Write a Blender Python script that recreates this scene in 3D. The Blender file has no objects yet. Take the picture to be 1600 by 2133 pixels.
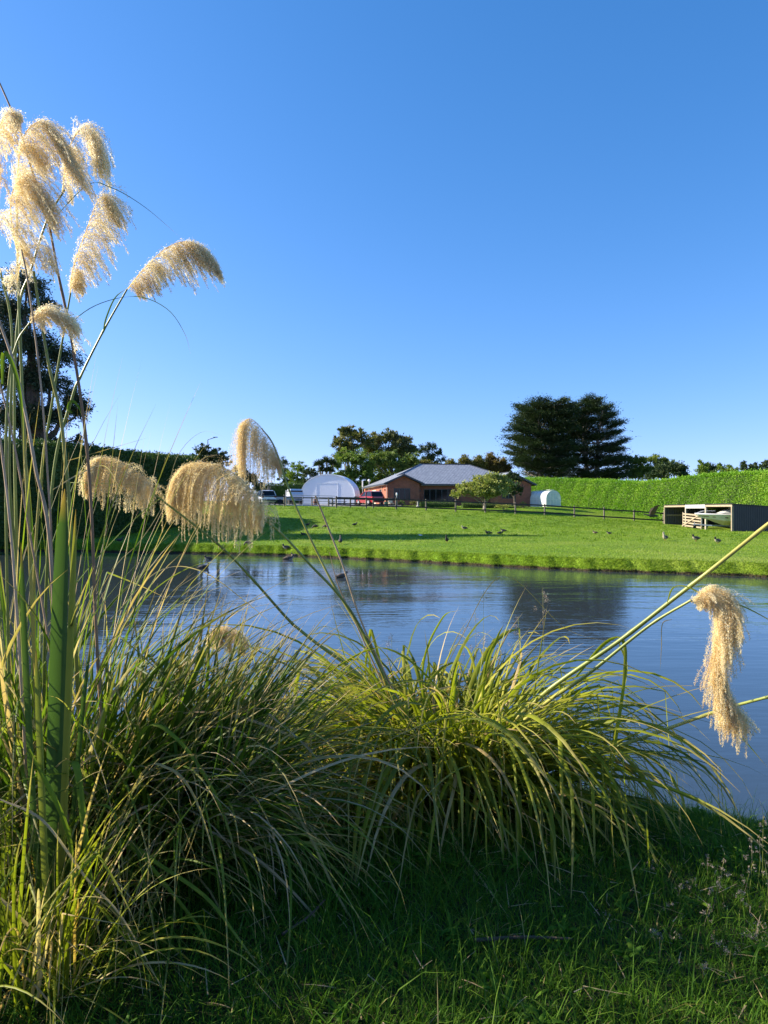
import bpy, math
import numpy as np
from mathutils import Vector, Matrix
R = math.radians
C = bpy.context
sc = C.scene
col = sc.collection
# ------------------------------------------------------------------ camera, sky, sun, exposure
EYE = 2.3
F = 1480.0          # focal length in photo pixels
camd = bpy.data.cameras.new('camera')
cam = bpy.data.objects.new('camera', camd); col.objects.link(cam)
cam.location = (0, 0, EYE); cam.rotation_euler = (R(90), 0, 0)
camd.sensor_fit = 'HORIZONTAL'; camd.sensor_width = 36.0; camd.lens = 36.0*F/1600
camd.shift_y = -5.5/1600
camd.clip_start = 0.05; camd.clip_end = 3000
sc.camera = cam
SUN_EL, SUN_AZ = 27.5, -80.0
w = bpy.data.worlds.new('World'); sc.world = w; w.use_nodes = True
nt = w.node_tree; bg = nt.nodes['Background']
sky = nt.nodes.new('ShaderNodeTexSky'); sky.sky_type = 'NISHITA'; sky.sun_disc = False
sky.sun_elevation = R(SUN_EL); sky.sun_rotation = R(SUN_AZ)
sky.air_density = 1.0; sky.dust_density = 0.15; sky.ozone_density = 3.0; sky.altitude = 0
# clear deep-blue sky: the horizon glow is lifted off the skyline and each channel gets its own gamma
tcw = nt.nodes.new('ShaderNodeTexCoord'); va = nt.nodes.new('ShaderNodeVectorMath'); va.operation = 'ADD'; va.inputs[1].default_value = (0, 0, .075)
vn = nt.nodes.new('ShaderNodeVectorMath'); vn.operation = 'NORMALIZE'
nt.links.new(tcw.outputs['Generated'], va.inputs[0]); nt.links.new(va.outputs[0], vn.inputs[0]); nt.links.new(vn.outputs[0], sky.inputs[0])
sx = nt.nodes.new('ShaderNodeSeparateColor'); nt.links.new(sky.outputs[0], sx.inputs[0]); cx_ = nt.nodes.new('ShaderNodeCombineColor')
EXPO, SKY_S = 1.2, 0.13
for i_, (A_, g_) in enumerate([(1.62, 1.62), (1.05, 1.02), (1.36, .92)]):
    m1 = nt.nodes.new('ShaderNodeMath'); m1.operation = 'MULTIPLY'; m1.inputs[1].default_value = .1903; nt.links.new(sx.outputs[i_], m1.inputs[0])
    m2 = nt.nodes.new('ShaderNodeMath'); m2.operation = 'POWER'; m2.inputs[1].default_value = g_; nt.links.new(m1.outputs[0], m2.inputs[0])
    m3 = nt.nodes.new('ShaderNodeMath'); m3.operation = 'MULTIPLY'; m3.inputs[1].default_value = A_/(SKY_S*2**EXPO); nt.links.new(m2.outputs[0], m3.inputs[0]); nt.links.new(m3.outputs[0], cx_.inputs[i_])
nt.links.new(cx_.outputs[0], bg.inputs[0]); bg.inputs[1].default_value = SKY_S
sd = bpy.data.lights.new('sun', 'SUN'); sd.energy = 5.0; sd.angle = R(0.5); sd.color = (1.0, 0.91, 0.74)
so = bpy.data.objects.new('sun', sd); col.objects.link(so)
sdir = Vector((math.sin(R(SUN_AZ))*math.cos(R(SUN_EL)), math.cos(R(SUN_AZ))*math.cos(R(SUN_EL)), math.sin(R(SUN_EL))))
so.rotation_euler = (-sdir).to_track_quat('-Z', 'Y').to_euler(); so.location = (-30, 10, 30)
sc.view_settings.view_transform = 'Standard'; sc.view_settings.look = 'None'
sc.view_settings.gamma = 1.0; sc.view_settings.use_curve_mapping = False
sc.view_settings.exposure = EXPO
sc.cycles.max_bounces = 8; sc.cycles.transparent_max_bounces = 8
sc.cycles.use_denoising = True

rng = np.random.default_rng(7)
def U(a, b, n=None): return rng.uniform(a, b, n)
def W(px, py, Y): return Vector(((px-800)*Y/F, Y, EYE-(py-1061)*Y/F))

# ------------------------------------------------------------------ terrain function
_fx = np.array([-60, -30, -16.6, -7.9, -4.8, -2.26, 0, 2.07, 3.93, 6.25, 8.8, 11.07, 13, 26, 60.])
_fy = np.array([44, 41, 39, 36.6, 35.5, 33.6, 32.1, 30.7, 29.1, 27.4, 26, 25.1, 24, 21, 12.])
_nx = np.array([-60, -20, -6, -2, 0, 1.5, 2.4, 2.77, 4, 8, 20, 60.])
_ny = np.array([16, 12, 8, 6.6, 6.0, 5.5, 5.08, 4.86, 4.6, 4.0, 2, -4.])
def wob(x, y, s=1.0): return (np.sin(x*1.7*s+y*.6*s)+np.sin(x*.9*s-y*1.3*s+2)+np.sin(x*3.1*s+1.+y*2.3*s)*.6+np.sin(x*5.3*s+y*4.1*s)*.35)/2.6
def Yfar(X): return np.interp(X, _fx, _fy)+.10*wob(X, 0*X, 1.3)+.12*np.sin(X*4.7)*np.sin(X*1.13)+.06*np.sin(X*9.7)
def Ynear(X): return np.interp(X, _nx, _ny)+.10*wob(X, 0*X, 1.1)
def sstep(a, b, x):
    t = np.clip((x-a)/(b-a), 0, 1); return t*t*(3-2*t)
def gz(X, Y):
    X = np.asarray(X, float); Y = np.asarray(Y, float)
    yf = Yfar(X); yn = Ynear(X)
    dn = yn-Y; df = Y-yf
    zn = .82*(1-np.exp(-np.maximum(dn, 0)/1.4))+.03*wob(X, Y, 1.5)*sstep(.2, 1.5, dn)
    k = np.interp(X, [-30, 10, 24, 40], [.014, .013, .006, .006])
    zl = .10+.34*sstep(-.02, .75, df)+k*np.minimum(np.maximum(df, 0), 34)
    zfence = np.interp(X, [-60, -30, -10, 1.25, 16, 28, 40, 80], [3.4, 3.0, 2.59, 2.3, 1.68, .88, .8, .8])
    zp = np.interp(X, [-60, 0, 20, 30, 37, 80], [3.2, 2.78, 2.6, 1.7, 1.3, 1.3])
    zf = zl+(zfence-zl)*(.35*sstep(58, 66, Y)+.65*sstep(60, 71.5, Y))
    zf = zf+(zp+.012*(Y-86)-zf)*sstep(73, 83, Y)
    zf = zf+.045*wob(X, Y, .55)*sstep(1, 6, df)*(1-sstep(66, 72, Y))+.015*wob(X, Y, 2.3)*sstep(.3, 2, df)*(1-sstep(66, 72, Y))
    zw = np.maximum(-.7*(1-np.exp(-np.maximum(-dn, 0)/.7)), -.9)
    zw2 = -.9*(1-np.exp(np.minimum(df, 0)/.18))
    zpond = np.maximum(zw, zw2)
    return np.where(dn > 0, zn, np.where(df > 0, zf, zpond))
def hit(px, py):
    for Y in np.arange(22, 100, .1):
        p = W(px, py, Y)
        if p.z <= float(gz(p.x, p.y)): return Vector((p.x, p.y, float(gz(p.x, p.y))))
    return W(px, py, 80)

# ------------------------------------------------------------------ materials
def nodes(name):
    m = bpy.data.materials.new(name); m.use_nodes = True
    n = m.node_tree.nodes; b = n['Principled BSDF']; return m, m.node_tree, n, b
def ramp(nt, stops, interp='LINEAR'):
    r = nt.nodes.new('ShaderNodeValToRGB'); e = r.color_ramp; e.interpolation = interp
    while len(e.elements) > 1: e.elements.remove(e.elements[-1])
    e.elements[0].position = stops[0][0]; e.elements[0].color = (*stops[0][1], 1)
    for p, c in stops[1:]:
        k = e.elements.new(p); k.color = (*c, 1)
    return r
def plain(name, c1, c2=None, rough=.6, scale=4., bump=0., metal=0., coat=0., detail=4, spec=.5, bscale=None, tcoord='Object', stretch=None):
    m, nt, n, b = nodes(name); L = nt.links
    b.inputs['Roughness'].default_value = rough; b.inputs['Metallic'].default_value = metal
    b.inputs['Specular IOR Level'].default_value = spec
    if coat: b.inputs['Coat Weight'].default_value = coat
    tc = n.new('ShaderNodeTexCoord'); src = tc.outputs[tcoord]
    if stretch:
        mp = n.new('ShaderNodeMapping'); mp.inputs['Scale'].default_value = stretch; L.new(src, mp.inputs[0]); src = mp.outputs[0]
    if c2 is None: c2 = tuple(x*.8 for x in c1)
    t = n.new('ShaderNodeTexNoise'); t.inputs['Scale'].default_value = scale; t.inputs['Detail'].default_value = detail
    L.new(src, t.inputs['Vector'])
    r = ramp(nt, [(.3, c1), (.7, c2)]); L.new(t.outputs[0], r.inputs[0]); L.new(r.outputs[0], b.inputs['Base Color'])
    if bump:
        t2 = n.new('ShaderNodeTexNoise'); t2.inputs['Scale'].default_value = bscale or scale*3; t2.inputs['Detail'].default_value = 5
        L.new(src, t2.inputs['Vector'])
        bp = n.new('ShaderNodeBump'); bp.inputs['Strength'].default_value = bump; bp.inputs['Distance'].default_value = .05
        L.new(t2.outputs[0], bp.inputs['Height']); L.new(bp.outputs[0], b.inputs['Normal'])
    return m
def leafmat(name, stops, rough=.45, trans=.35, tip=None, tipc=None, tcol=1.25, spec=.3, streak=0., tm=(1, 1.08, .55)):
    """stops: colour over per-leaf 'tint'; tip: brown towards the leaf tip by 'along'"""
    m, nt, n, b = nodes(name); L = nt.links
    a = n.new('ShaderNodeAttribute'); a.attribute_name = 'tint'
    r = ramp(nt, stops); L.new(a.outputs['Fac'], r.inputs[0]); c = r.outputs[0]
    al = n.new('ShaderNodeAttribute'); al.attribute_name = 'along'
    if tip:
        mr = n.new('ShaderNodeMapRange'); mr.inputs[1].default_value = tip[0]; mr.inputs[2].default_value = tip[1]
        L.new(al.outputs['Fac'], mr.inputs[0])
        mx = n.new('ShaderNodeMix'); mx.data_type = 'RGBA'; L.new(mr.outputs[0], mx.inputs['Factor'])
        L.new(c, mx.inputs[6]); mx.inputs[7].default_value = (*tipc, 1); c = mx.outputs[2]
    if streak:
        tc = n.new('ShaderNodeTexCoord'); t = n.new('ShaderNodeTexNoise'); t.inputs['Scale'].default_value = streak; t.inputs['Detail'].default_value = 3
        L.new(tc.outputs['Object'], t.inputs['Vector'])
        hs = n.new('ShaderNodeHueSaturation'); mr2 = n.new('ShaderNodeMapRange'); mr2.inputs[1].default_value = .25; mr2.inputs[2].default_value = .75
        mr2.inputs[3].default_value = .7; mr2.inputs[4].default_value = 1.3
        L.new(t.outputs[0], mr2.inputs[0]); L.new(mr2.outputs[0], hs.inputs['Value']); L.new(c, hs.inputs['Color']); c = hs.outputs[0]
    L.new(c, b.inputs['Base Color']); b.inputs['Roughness'].default_value = rough
    b.inputs['Specular IOR Level'].default_value = spec
    if trans:
        tr = n.new('ShaderNodeBsdfTranslucent'); g = n.new('ShaderNodeMix'); g.data_type = 'RGBA'; g.blend_type = 'MULTIPLY'; g.inputs['Factor'].default_value = 1
        L.new(c, g.inputs[6]); g.inputs[7].default_value = (tcol*tm[0], tcol*tm[1], tcol*tm[2], 1); L.new(g.outputs[2], tr.inputs[0])
        ms = n.new('ShaderNodeMixShader'); ms.inputs[0].default_value = trans
        L.new(b.outputs[0], ms.inputs[1]); L.new(tr.outputs[0], ms.inputs[2]); L.new(ms.outputs[0], n['Material Output'].inputs[0])
    return m
M = {}
# ground: grass, with bare soil at the water's edge (real position) and dry patches
def ground_material():
    m, nt, n, b = nodes('ground_grass'); L = nt.links
    tc = n.new('ShaderNodeTexCoord')
    def noise(s, d=4): t = n.new('ShaderNodeTexNoise'); t.inputs['Scale'].default_value = s; t.inputs['Detail'].default_value = d; L.new(tc.outputs['Object'], t.inputs['Vector']); return t
    a = noise(.35, 5); r1 = ramp(nt, [(.3, (.10, .20, .008)), (.55, (.15, .25, .012)), (.75, (.21, .28, .03))]); L.new(a.outputs[0], r1.inputs[0])
    a2 = noise(5, 6); r2 = ramp(nt, [(.3, (.6, .62, .6)), (.7, (1.25, 1.2, 1.1))]); L.new(a2.outputs[0], r2.inputs[0])
    mx = n.new('ShaderNodeMix'); mx.data_type = 'RGBA'; mx.blend_type = 'MULTIPLY'; mx.inputs['Factor'].default_value = 1
    L.new(r1.outputs[0], mx.inputs[6]); L.new(r2.outputs[0], mx.inputs[7])
    sp = n.new('ShaderNodeSeparateXYZ'); L.new(tc.outputs['Object'], sp.inputs[0])
    dry = noise(.12, 6); rd = ramp(nt, [(.50, (0, 0, 0)), (.70, (1, 1, 1))]); L.new(dry.outputs[0], rd.inputs[0])
    md = n.new('ShaderNodeMix'); md.data_type = 'RGBA'; L.new(rd.outputs[0], md.inputs['Factor']); L.new(mx.outputs[2], md.inputs[6]); md.inputs[7].default_value = (.22, .28, .035, 1)
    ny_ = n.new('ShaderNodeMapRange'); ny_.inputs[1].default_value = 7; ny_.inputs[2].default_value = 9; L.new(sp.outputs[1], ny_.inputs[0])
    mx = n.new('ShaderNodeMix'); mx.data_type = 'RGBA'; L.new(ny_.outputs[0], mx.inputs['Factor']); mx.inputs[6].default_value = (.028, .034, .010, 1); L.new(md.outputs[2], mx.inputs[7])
    a3 = noise(3, 3); ad = n.new('ShaderNodeMath'); ad.operation = 'MULTIPLY_ADD'; ad.inputs[1].default_value = .14; L.new(a3.outputs[0], ad.inputs[0]); L.new(sp.outputs[2], ad.inputs[2])
    mr = n.new('ShaderNodeMapRange'); mr.inputs[1].default_value = .12; mr.inputs[2].default_value = .19; L.new(ad.outputs[0], mr.inputs[0])
    m2 = n.new('ShaderNodeMix'); m2.data_type = 'RGBA'; L.new(mr.outputs[0], m2.inputs['Factor']); m2.inputs[6].default_value = (.035, .024, .013, 1); L.new(mx.outputs[2], m2.inputs[7])
    L.new(m2.outputs[2], b.inputs['Base Color']); b.inputs['Roughness'].default_value = .9; b.inputs['Specular IOR Level'].default_value = .2
    a4 = noise(9, 8); bp = n.new('ShaderNodeBump'); bp.inputs['Strength'].default_value = .9; bp.inputs['Distance'].default_value = .12
    L.new(a4.outputs[0], bp.inputs['Height']); L.new(bp.outputs[0], b.inputs['Normal'])
    return m
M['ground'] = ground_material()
def water_material():
    m, nt, n, b = nodes('pond_water'); L = nt.links
    b.inputs['Base Color'].default_value = (.036, .048, .056, 1); b.inputs['Roughness'].default_value = .02; b.inputs['IOR'].default_value = 1.62
    tc = n.new('ShaderNodeTexCoord')
    def layer(sc_, det, amp, stretch, rot=0.):
        mp = n.new('ShaderNodeMapping'); mp.inputs['Scale'].default_value = stretch; mp.inputs['Rotation'].default_value = (0, 0, rot); L.new(tc.outputs['Object'], mp.inputs[0])
        t = n.new('ShaderNodeTexNoise'); t.inputs['Scale'].default_value = sc_; t.inputs['Detail'].default_value = det; L.new(mp.outputs[0], t.inputs['Vector'])
        mu = n.new('ShaderNodeMath'); mu.operation = 'MULTIPLY'; mu.inputs[1].default_value = amp; L.new(t.outputs[0], mu.inputs[0]); return mu.outputs[0]
    h = [layer(1.0, 2, .014, (.5, 1.5, 1), .15), layer(4.2, 3, .0085, (.45, 1.6, 1), -.1), layer(.45, 1, .02, (1, 1, 1))]
    a = n.new('ShaderNodeMath'); L.new(h[0], a.inputs[0]); L.new(h[1], a.inputs[1])
    a2 = n.new('ShaderNodeMath'); L.new(a.outputs[0], a2.inputs[0]); L.new(h[2], a2.inputs[1])
    sp = n.new('ShaderNodeSeparateXYZ'); L.new(tc.outputs['Object'], sp.inputs[0])
    # the near water lies in the lee of the bank and is calmer
    mr = n.new('ShaderNodeMapRange'); mr.inputs[1].default_value = 5; mr.inputs[2].default_value = 16; mr.inputs[3].default_value = .26; mr.inputs[4].default_value = .64; L.new(sp.outputs[1], mr.inputs[0])
    mm = n.new('ShaderNodeMath'); mm.operation = 'MULTIPLY'; L.new(a2.outputs[0], mm.inputs[0]); L.new(mr.outputs[0], mm.inputs[1])
    mp2 = n.new('ShaderNodeMapping'); mp2.inputs['Scale'].default_value = (.06, .22, 1); L.new(tc.outputs['Object'], mp2.inputs[0])
    cp = n.new('ShaderNodeTexNoise'); cp.inputs['Scale'].default_value = 1; cp.inputs['Detail'].default_value = 3; L.new(mp2.outputs[0], cp.inputs['Vector'])
    cr = n.new('ShaderNodeMapRange'); cr.inputs[1].default_value = .35; cr.inputs[2].default_value = .62; cr.inputs[3].default_value = .35; cr.inputs[4].default_value = 1.35; L.new(cp.outputs[0], cr.inputs[0])
    m4 = n.new('ShaderNodeMath'); m4.operation = 'MULTIPLY'; L.new(mm.outputs[0], m4.inputs[0]); L.new(cr.outputs[0], m4.inputs[1]); mm = m4
    bp = n.new('ShaderNodeBump'); bp.inputs['Strength'].default_value = 1.; bp.inputs['Distance'].default_value = 1.0
    L.new(mm.outputs[0], bp.inputs['Height']); L.new(bp.outputs[0], b.inputs['Normal'])
    return m
M['water'] = water_material()
def brick(name, c1, c2, mortar, bw, bh, ms=.006, rough=.8, bump=.3, metal=0, offset=.5, squash=1.):
    m, nt, n, b = nodes(name); L = nt.links
    uv = n.new('ShaderNodeUVMap'); uv.uv_map = 'UVMap'
    t = n.new('ShaderNodeTexBrick'); t.inputs['Scale'].default_value = 1; t.inputs['Brick Width'].default_value = bw; t.inputs['Row Height'].default_value = bh
    t.inputs['Mortar Size'].default_value = ms; t.offset = offset; t.inputs['Color1'].default_value = (*c1, 1); t.inputs['Color2'].default_value = (*c2, 1); t.inputs['Mortar'].default_value = (*mortar, 1)
    L.new(uv.outputs[0], t.inputs['Vector'])
    no = n.new('ShaderNodeTexNoise'); no.inputs['Scale'].default_value = 2.2; no.inputs['Detail'].default_value = 5; L.new(uv.outputs[0], no.inputs['Vector'])
    r = ramp(nt, [(.3, (.78, .78, .78)), (.7, (1.15, 1.15, 1.15))]); L.new(no.outputs[0], r.inputs[0])
    mx = n.new('ShaderNodeMix'); mx.data_type = 'RGBA'; mx.blend_type = 'MULTIPLY'; mx.inputs['Factor'].default_value = 1; L.new(t.outputs[0], mx.inputs[6]); L.new(r.outputs[0], mx.inputs[7])
    L.new(mx.outputs[2], b.inputs['Base Color']); b.inputs['Roughness'].default_value = rough; b.inputs['Metallic'].default_value = metal
    bp = n.new('ShaderNodeBump'); bp.inputs['Strength'].default_value = bump; bp.inputs['Distance'].default_value = .02; bp.invert = True
    L.new(t.outputs['Fac'], bp.inputs['Height']); L.new(bp.outputs[0], b.inputs['Normal'])
    return m
M['brick'] = brick('red_brick', (.36, .095, .042), (.27, .068, .034), (.26, .16, .11), .24, .086, .010)
M['tile'] = brick('grey_roof_tile', (.37, .38, .41), (.31, .32, .35), (.12, .125, .14), .42, .37, .03, rough=.35, bump=.8)
def corrugated(name, c, freq=5.5, rough=.4, metal=.3):
    m, nt, n, b = nodes(name); L = nt.links
    uv = n.new('ShaderNodeUVMap'); uv.uv_map = 'UVMap'
    wv = n.new('ShaderNodeTexWave'); wv.inputs['Scale'].default_value = freq; wv.bands_direction = 'X'; L.new(uv.outputs[0], wv.inputs['Vector'])
    no = n.new('ShaderNodeTexNoise'); no.inputs['Scale'].default_value = 1.5; no.inputs['Detail'].default_value = 6; L.new(uv.outputs[0], no.inputs['Vector'])
    r = ramp(nt, [(.3, c), (.7, tuple(x*1.3 for x in c))]); L.new(no.outputs[0], r.inputs[0]); L.new(r.outputs[0], b.inputs['Base Color'])
    b.inputs['Roughness'].default_value = rough; b.inputs['Metallic'].default_value = metal
    bp = n.new('ShaderNodeBump'); bp.inputs['Strength'].default_value = .6; bp.inputs['Distance'].default_value = .03
    L.new(wv.outputs[0], bp.inputs['Height']); L.new(bp.outputs[0], b.inputs['Normal'])
    return m
M['dark_iron'] = corrugated('dark_corrugated_iron', (.022, .026, .032), 1.9)
M['grey_iron'] = corrugated('grey_corrugated_iron', (.09, .09, .10), 1.9)
M['fabric'] = plain('white_shelter_fabric', (.86, .88, .92), (.80, .83, .88), .5, .8, .1)
M['timber'] = plain('pale_timber', (.40, .32, .21), (.27, .22, .15), .8, 6, .2)
M['timber_dark'] = plain('weathered_rail', (.045, .038, .03), (.025, .021, .018), .8, 5, .2)
M['timber_grey'] = plain('weathered_post', (.20, .17, .13), (.11, .095, .075), .85, 5, .3)
M['fascia'] = plain('dark_fascia', (.035, .045, .06), None, .4)
M['frame'] = plain('grey_window_frame', (.07, .075, .08), None, .4)
M['cream'] = plain('cream_trim', (.62, .55, .42), None, .6)
M['white'] = plain('white_paint', (.78, .78, .76), (.70, .70, .68), .4)
M['gel'] = plain('white_boat_gelcoat', (.80, .80, .78), (.74, .74, .72), .25, 2, 0, coat=.4)
M['stripe'] = plain('maroon_boat_stripe', (.12, .02, .02), None, .3)
M['tan_hull'] = plain('stained_hull_bottom', (.60, .50, .38), (.70, .62, .52), .4, 2)
M['glass'] = plain('dark_window_glass', (.010, .013, .015), None, .12, spec=.28)
M['red_paint'] = plain('red_car_paint', (.33, .018, .022), (.30, .015, .02), .28, coat=.8)
M['white_paint'] = plain('white_car_paint', (.68, .70, .74), None, .3, coat=.6)
M['rubber'] = plain('black_rubber', (.015, .015, .015), None, .8)
M['steel'] = plain('galvanised_steel', (.42, .44, .46), (.34, .36, .38), .4, 8, metal=.7)
M['tail'] = plain('red_tail_light', (.4, .02, .01), None, .2)
M['gravel'] = plain('pale_gravel', (.36, .33, .29), (.26, .24, .21), .9, 14, .4)
M['bark'] = plain('grey_bark', (.16, .13, .10), (.08, .065, .05), .9, 3, .4, stretch=(3, 3, .6))
M['barkp'] = plain('pale_bark', (.34, .30, .25), (.18, .15, .12), .85, 3, .3, stretch=(3, 3, .6))
M['concrete'] = plain('concrete', (.42, .40, .37), (.33, .31, .29), .9, 6, .2)
M['rustwood'] = plain('brown_barrel_wood', (.20, .07, .035), (.12, .045, .025), .7, 9, .2)
M['pot'] = plain('green_glazed_pot', (.03, .10, .085), None, .3)
def polycarb():
    m, nt, n, b = nodes('clear_polycarbonate'); L = nt.links
    b.inputs['Base Color'].default_value = (.86, .90, .90, 1); b.inputs['Roughness'].default_value = .15
    tr = n.new('ShaderNodeBsdfTransparent'); tr.inputs[0].default_value = (.8, .88, .85, 1)
    ms = n.new('ShaderNodeMixShader'); ms.inputs[0].default_value = .30; L.new(b.outputs[0], ms.inputs[1]); L.new(tr.outputs[0], ms.inputs[2]); L.new(ms.outputs[0], n['Material Output'].inputs[0])
    return m
M['poly'] = polycarb()
G1 = (.035, .075, .012)
M['toetoe'] = leafmat('toetoe_leaf', [(0, (.08, .11, .010)), (.3, (.16, .19, .013)), (.6, (.27, .29, .02)), (.78, (.42, .38, .05)), (.86, (.44, .28, .06)), (1, (.55, .43, .24))], .5, .42, (.75, 1.0), (.46, .34, .14), streak=9, tcol=1.4, spec=.2)
M['reed'] = leafmat('fine_reed_leaf', [(0, (.05, .09, .010)), (.4, (.10, .165, .014)), (.66, (.17, .235, .02)), (.80, (.34, .31, .07)), (.88, (.42, .29, .15)), (1, (.55, .44, .28))], .5, .40, (.75, 1.0), (.44, .31, .14), streak=9, tcol=1.4, spec=.2)
M['flax'] = leafmat('flax_leaf', [(0, (.05, .10, .028)), (.5, (.08, .14, .03)), (.85, (.16, .21, .04)), (1, (.36, .32, .05))], .4, .34, (.88, 1.0), (.40, .24, .06))
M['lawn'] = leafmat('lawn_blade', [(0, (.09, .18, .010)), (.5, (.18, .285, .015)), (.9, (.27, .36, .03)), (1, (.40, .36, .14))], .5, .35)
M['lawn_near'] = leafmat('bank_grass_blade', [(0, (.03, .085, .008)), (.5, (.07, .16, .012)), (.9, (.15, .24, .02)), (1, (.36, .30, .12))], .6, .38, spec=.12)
M['plume'] = leafmat('plume_spikelet', [(0, (.68, .50, .26)), (.5, (.86, .74, .47)), (1, (.94, .88, .68))], .6, .48, tcol=1.1, tm=(1, .96, .70))
M['plume_pale'] = leafmat('pale_plume_spikelet', [(0, (.66, .52, .34)), (.5, (.86, .76, .56)), (1, (.94, .89, .76))], .6, .6, tcol=1.2, tm=(1, 1.0, .84))
M['seed'] = leafmat('grass_seed_head', [(0, (.22, .17, .12)), (.6, (.38, .31, .24)), (1, (.52, .46, .36))], .8, .25, spec=.1, tm=(1, .95, .85))
M['stalk'] = leafmat('green_stalk', [(0, (.13, .17, .035)), (.6, (.25, .28, .06)), (1, (.42, .34, .08))], .35, 0, streak=5)
M['twig'] = plain('brown_twig', (.10, .07, .04), (.05, .035, .02), .9, 40, .4)
M['stalk_dead'] = leafmat('dead_stalk', [(0, (.24, .14, .07)), (1, (.50, .36, .22))], .6, 0, streak=6)
def treemat(name, a, b_, c_=None, tr=.2): return leafmat(name, [(0, a), (.6, b_), (1, c_ or tuple(x*1.5 for x in b_))], .6, tr, spec=.3)
M['t_maro'] = treemat('macrocarpa_foliage', (.028, .05, .02), (.045, .075, .028), (.075, .11, .04), .08)
M['t_euc'] = treemat('eucalyptus_foliage', (.022, .04, .02), (.035, .06, .026), (.06, .085, .04), .12)
M['t_gum'] = treemat('grey_green_gum_foliage', (.055, .075, .025), (.12, .135, .045), (.27, .24, .08), .25)
M['t_wil'] = treemat('bright_willow_foliage', (.07, .12, .02), (.14, .22, .035), (.28, .34, .06), .3)
M['t_gumg'] = treemat('olive_green_foliage', (.06, .10, .02), (.13, .19, .035), (.28, .32, .06), .3)
M['t_rust'] = treemat('rusty_shelter_foliage', (.09, .07, .025), (.17, .13, .045), (.24, .18, .07), .25)
M['t_yel'] = treemat('yellow_shelter_foliage', (.08, .09, .02), (.18, .17, .04), (.27, .22, .06), .25)
M['t_dark'] = treemat('dark_pine_foliage', (.025, .045, .015), (.045, .075, .025), (.07, .10, .03), .1)
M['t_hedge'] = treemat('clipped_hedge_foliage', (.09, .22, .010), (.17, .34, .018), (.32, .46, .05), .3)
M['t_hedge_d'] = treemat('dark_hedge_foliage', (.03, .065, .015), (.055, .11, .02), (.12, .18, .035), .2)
M['t_mag'] = treemat('yellow_green_broad_foliage', (.12, .16, .03), (.26, .30, .06), (.42, .40, .14), .25)
M['t_box'] = treemat('box_hedge_foliage', (.05, .10, .02), (.10, .16, .03), None, .2)
M['hedge_in'] = plain('hedge_inner', (.03, .06, .01), (.05, .09, .015), 1., 4, .6)

# ------------------------------------------------------------------ object helpers
def meta(o, label=None, cat=None, group=None, kind=None):
    if label: o['label'] = label
    if cat: o['category'] = cat
    if group: o['group'] = group
    if kind: o['kind'] = kind
    return o
def link(name, me, parent=None):
    o = bpy.data.objects.new(name, me); col.objects.link(o)
    if parent: o.parent = parent
    return o
def empty(name, loc, label, cat, group=None, rz=0):
    o = bpy.data.objects.new(name, None); col.objects.link(o); o.location = loc; o.rotation_euler = (0, 0, rz); o.empty_display_size = .2
    return meta(o, label, cat, group)
def npmesh(name, V, Fc, mat, parent=None, attrs=None, smooth=False):
    V = np.asarray(V, np.float32).reshape(-1, 3); Fc = np.asarray(Fc, np.int32)
    me = bpy.data.meshes.new(name); me.vertices.add(len(V)); me.vertices.foreach_set('co', V.ravel())
    k = Fc.shape[1]; me.loops.add(Fc.size); me.loops.foreach_set('vertex_index', Fc.ravel())
    me.polygons.add(len(Fc)); me.polygons.foreach_set('loop_start', np.arange(0, Fc.size, k, dtype=np.int32))
    me.polygons.foreach_set('loop_total', np.full(len(Fc), k, np.int32))
    if smooth: me.polygons.foreach_set('use_smooth', np.ones(len(Fc), bool))
    me.update(calc_edges=True)
    for an, av in (attrs or {}).items():
        a = me.attributes.new(an, 'FLOAT', 'POINT'); a.data.foreach_set('value', np.asarray(av, np.float32).ravel())
    for m in (mat if isinstance(mat, (list, tuple)) else [mat]): me.materials.append(m)
    return link(name, me, parent)
def join(parts):
    """list of (V, F, tint, along) -> concatenated"""
    Vs, Fs, T, A = [], [], [], []; o = 0
    for V, Fc, t, a in parts:
        Vs.append(V); Fs.append(Fc+o); T.append(t); A.append(a); o += len(V)
    return np.concatenate(Vs), np.concatenate(Fs), np.concatenate(T), np.concatenate(A)
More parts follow.
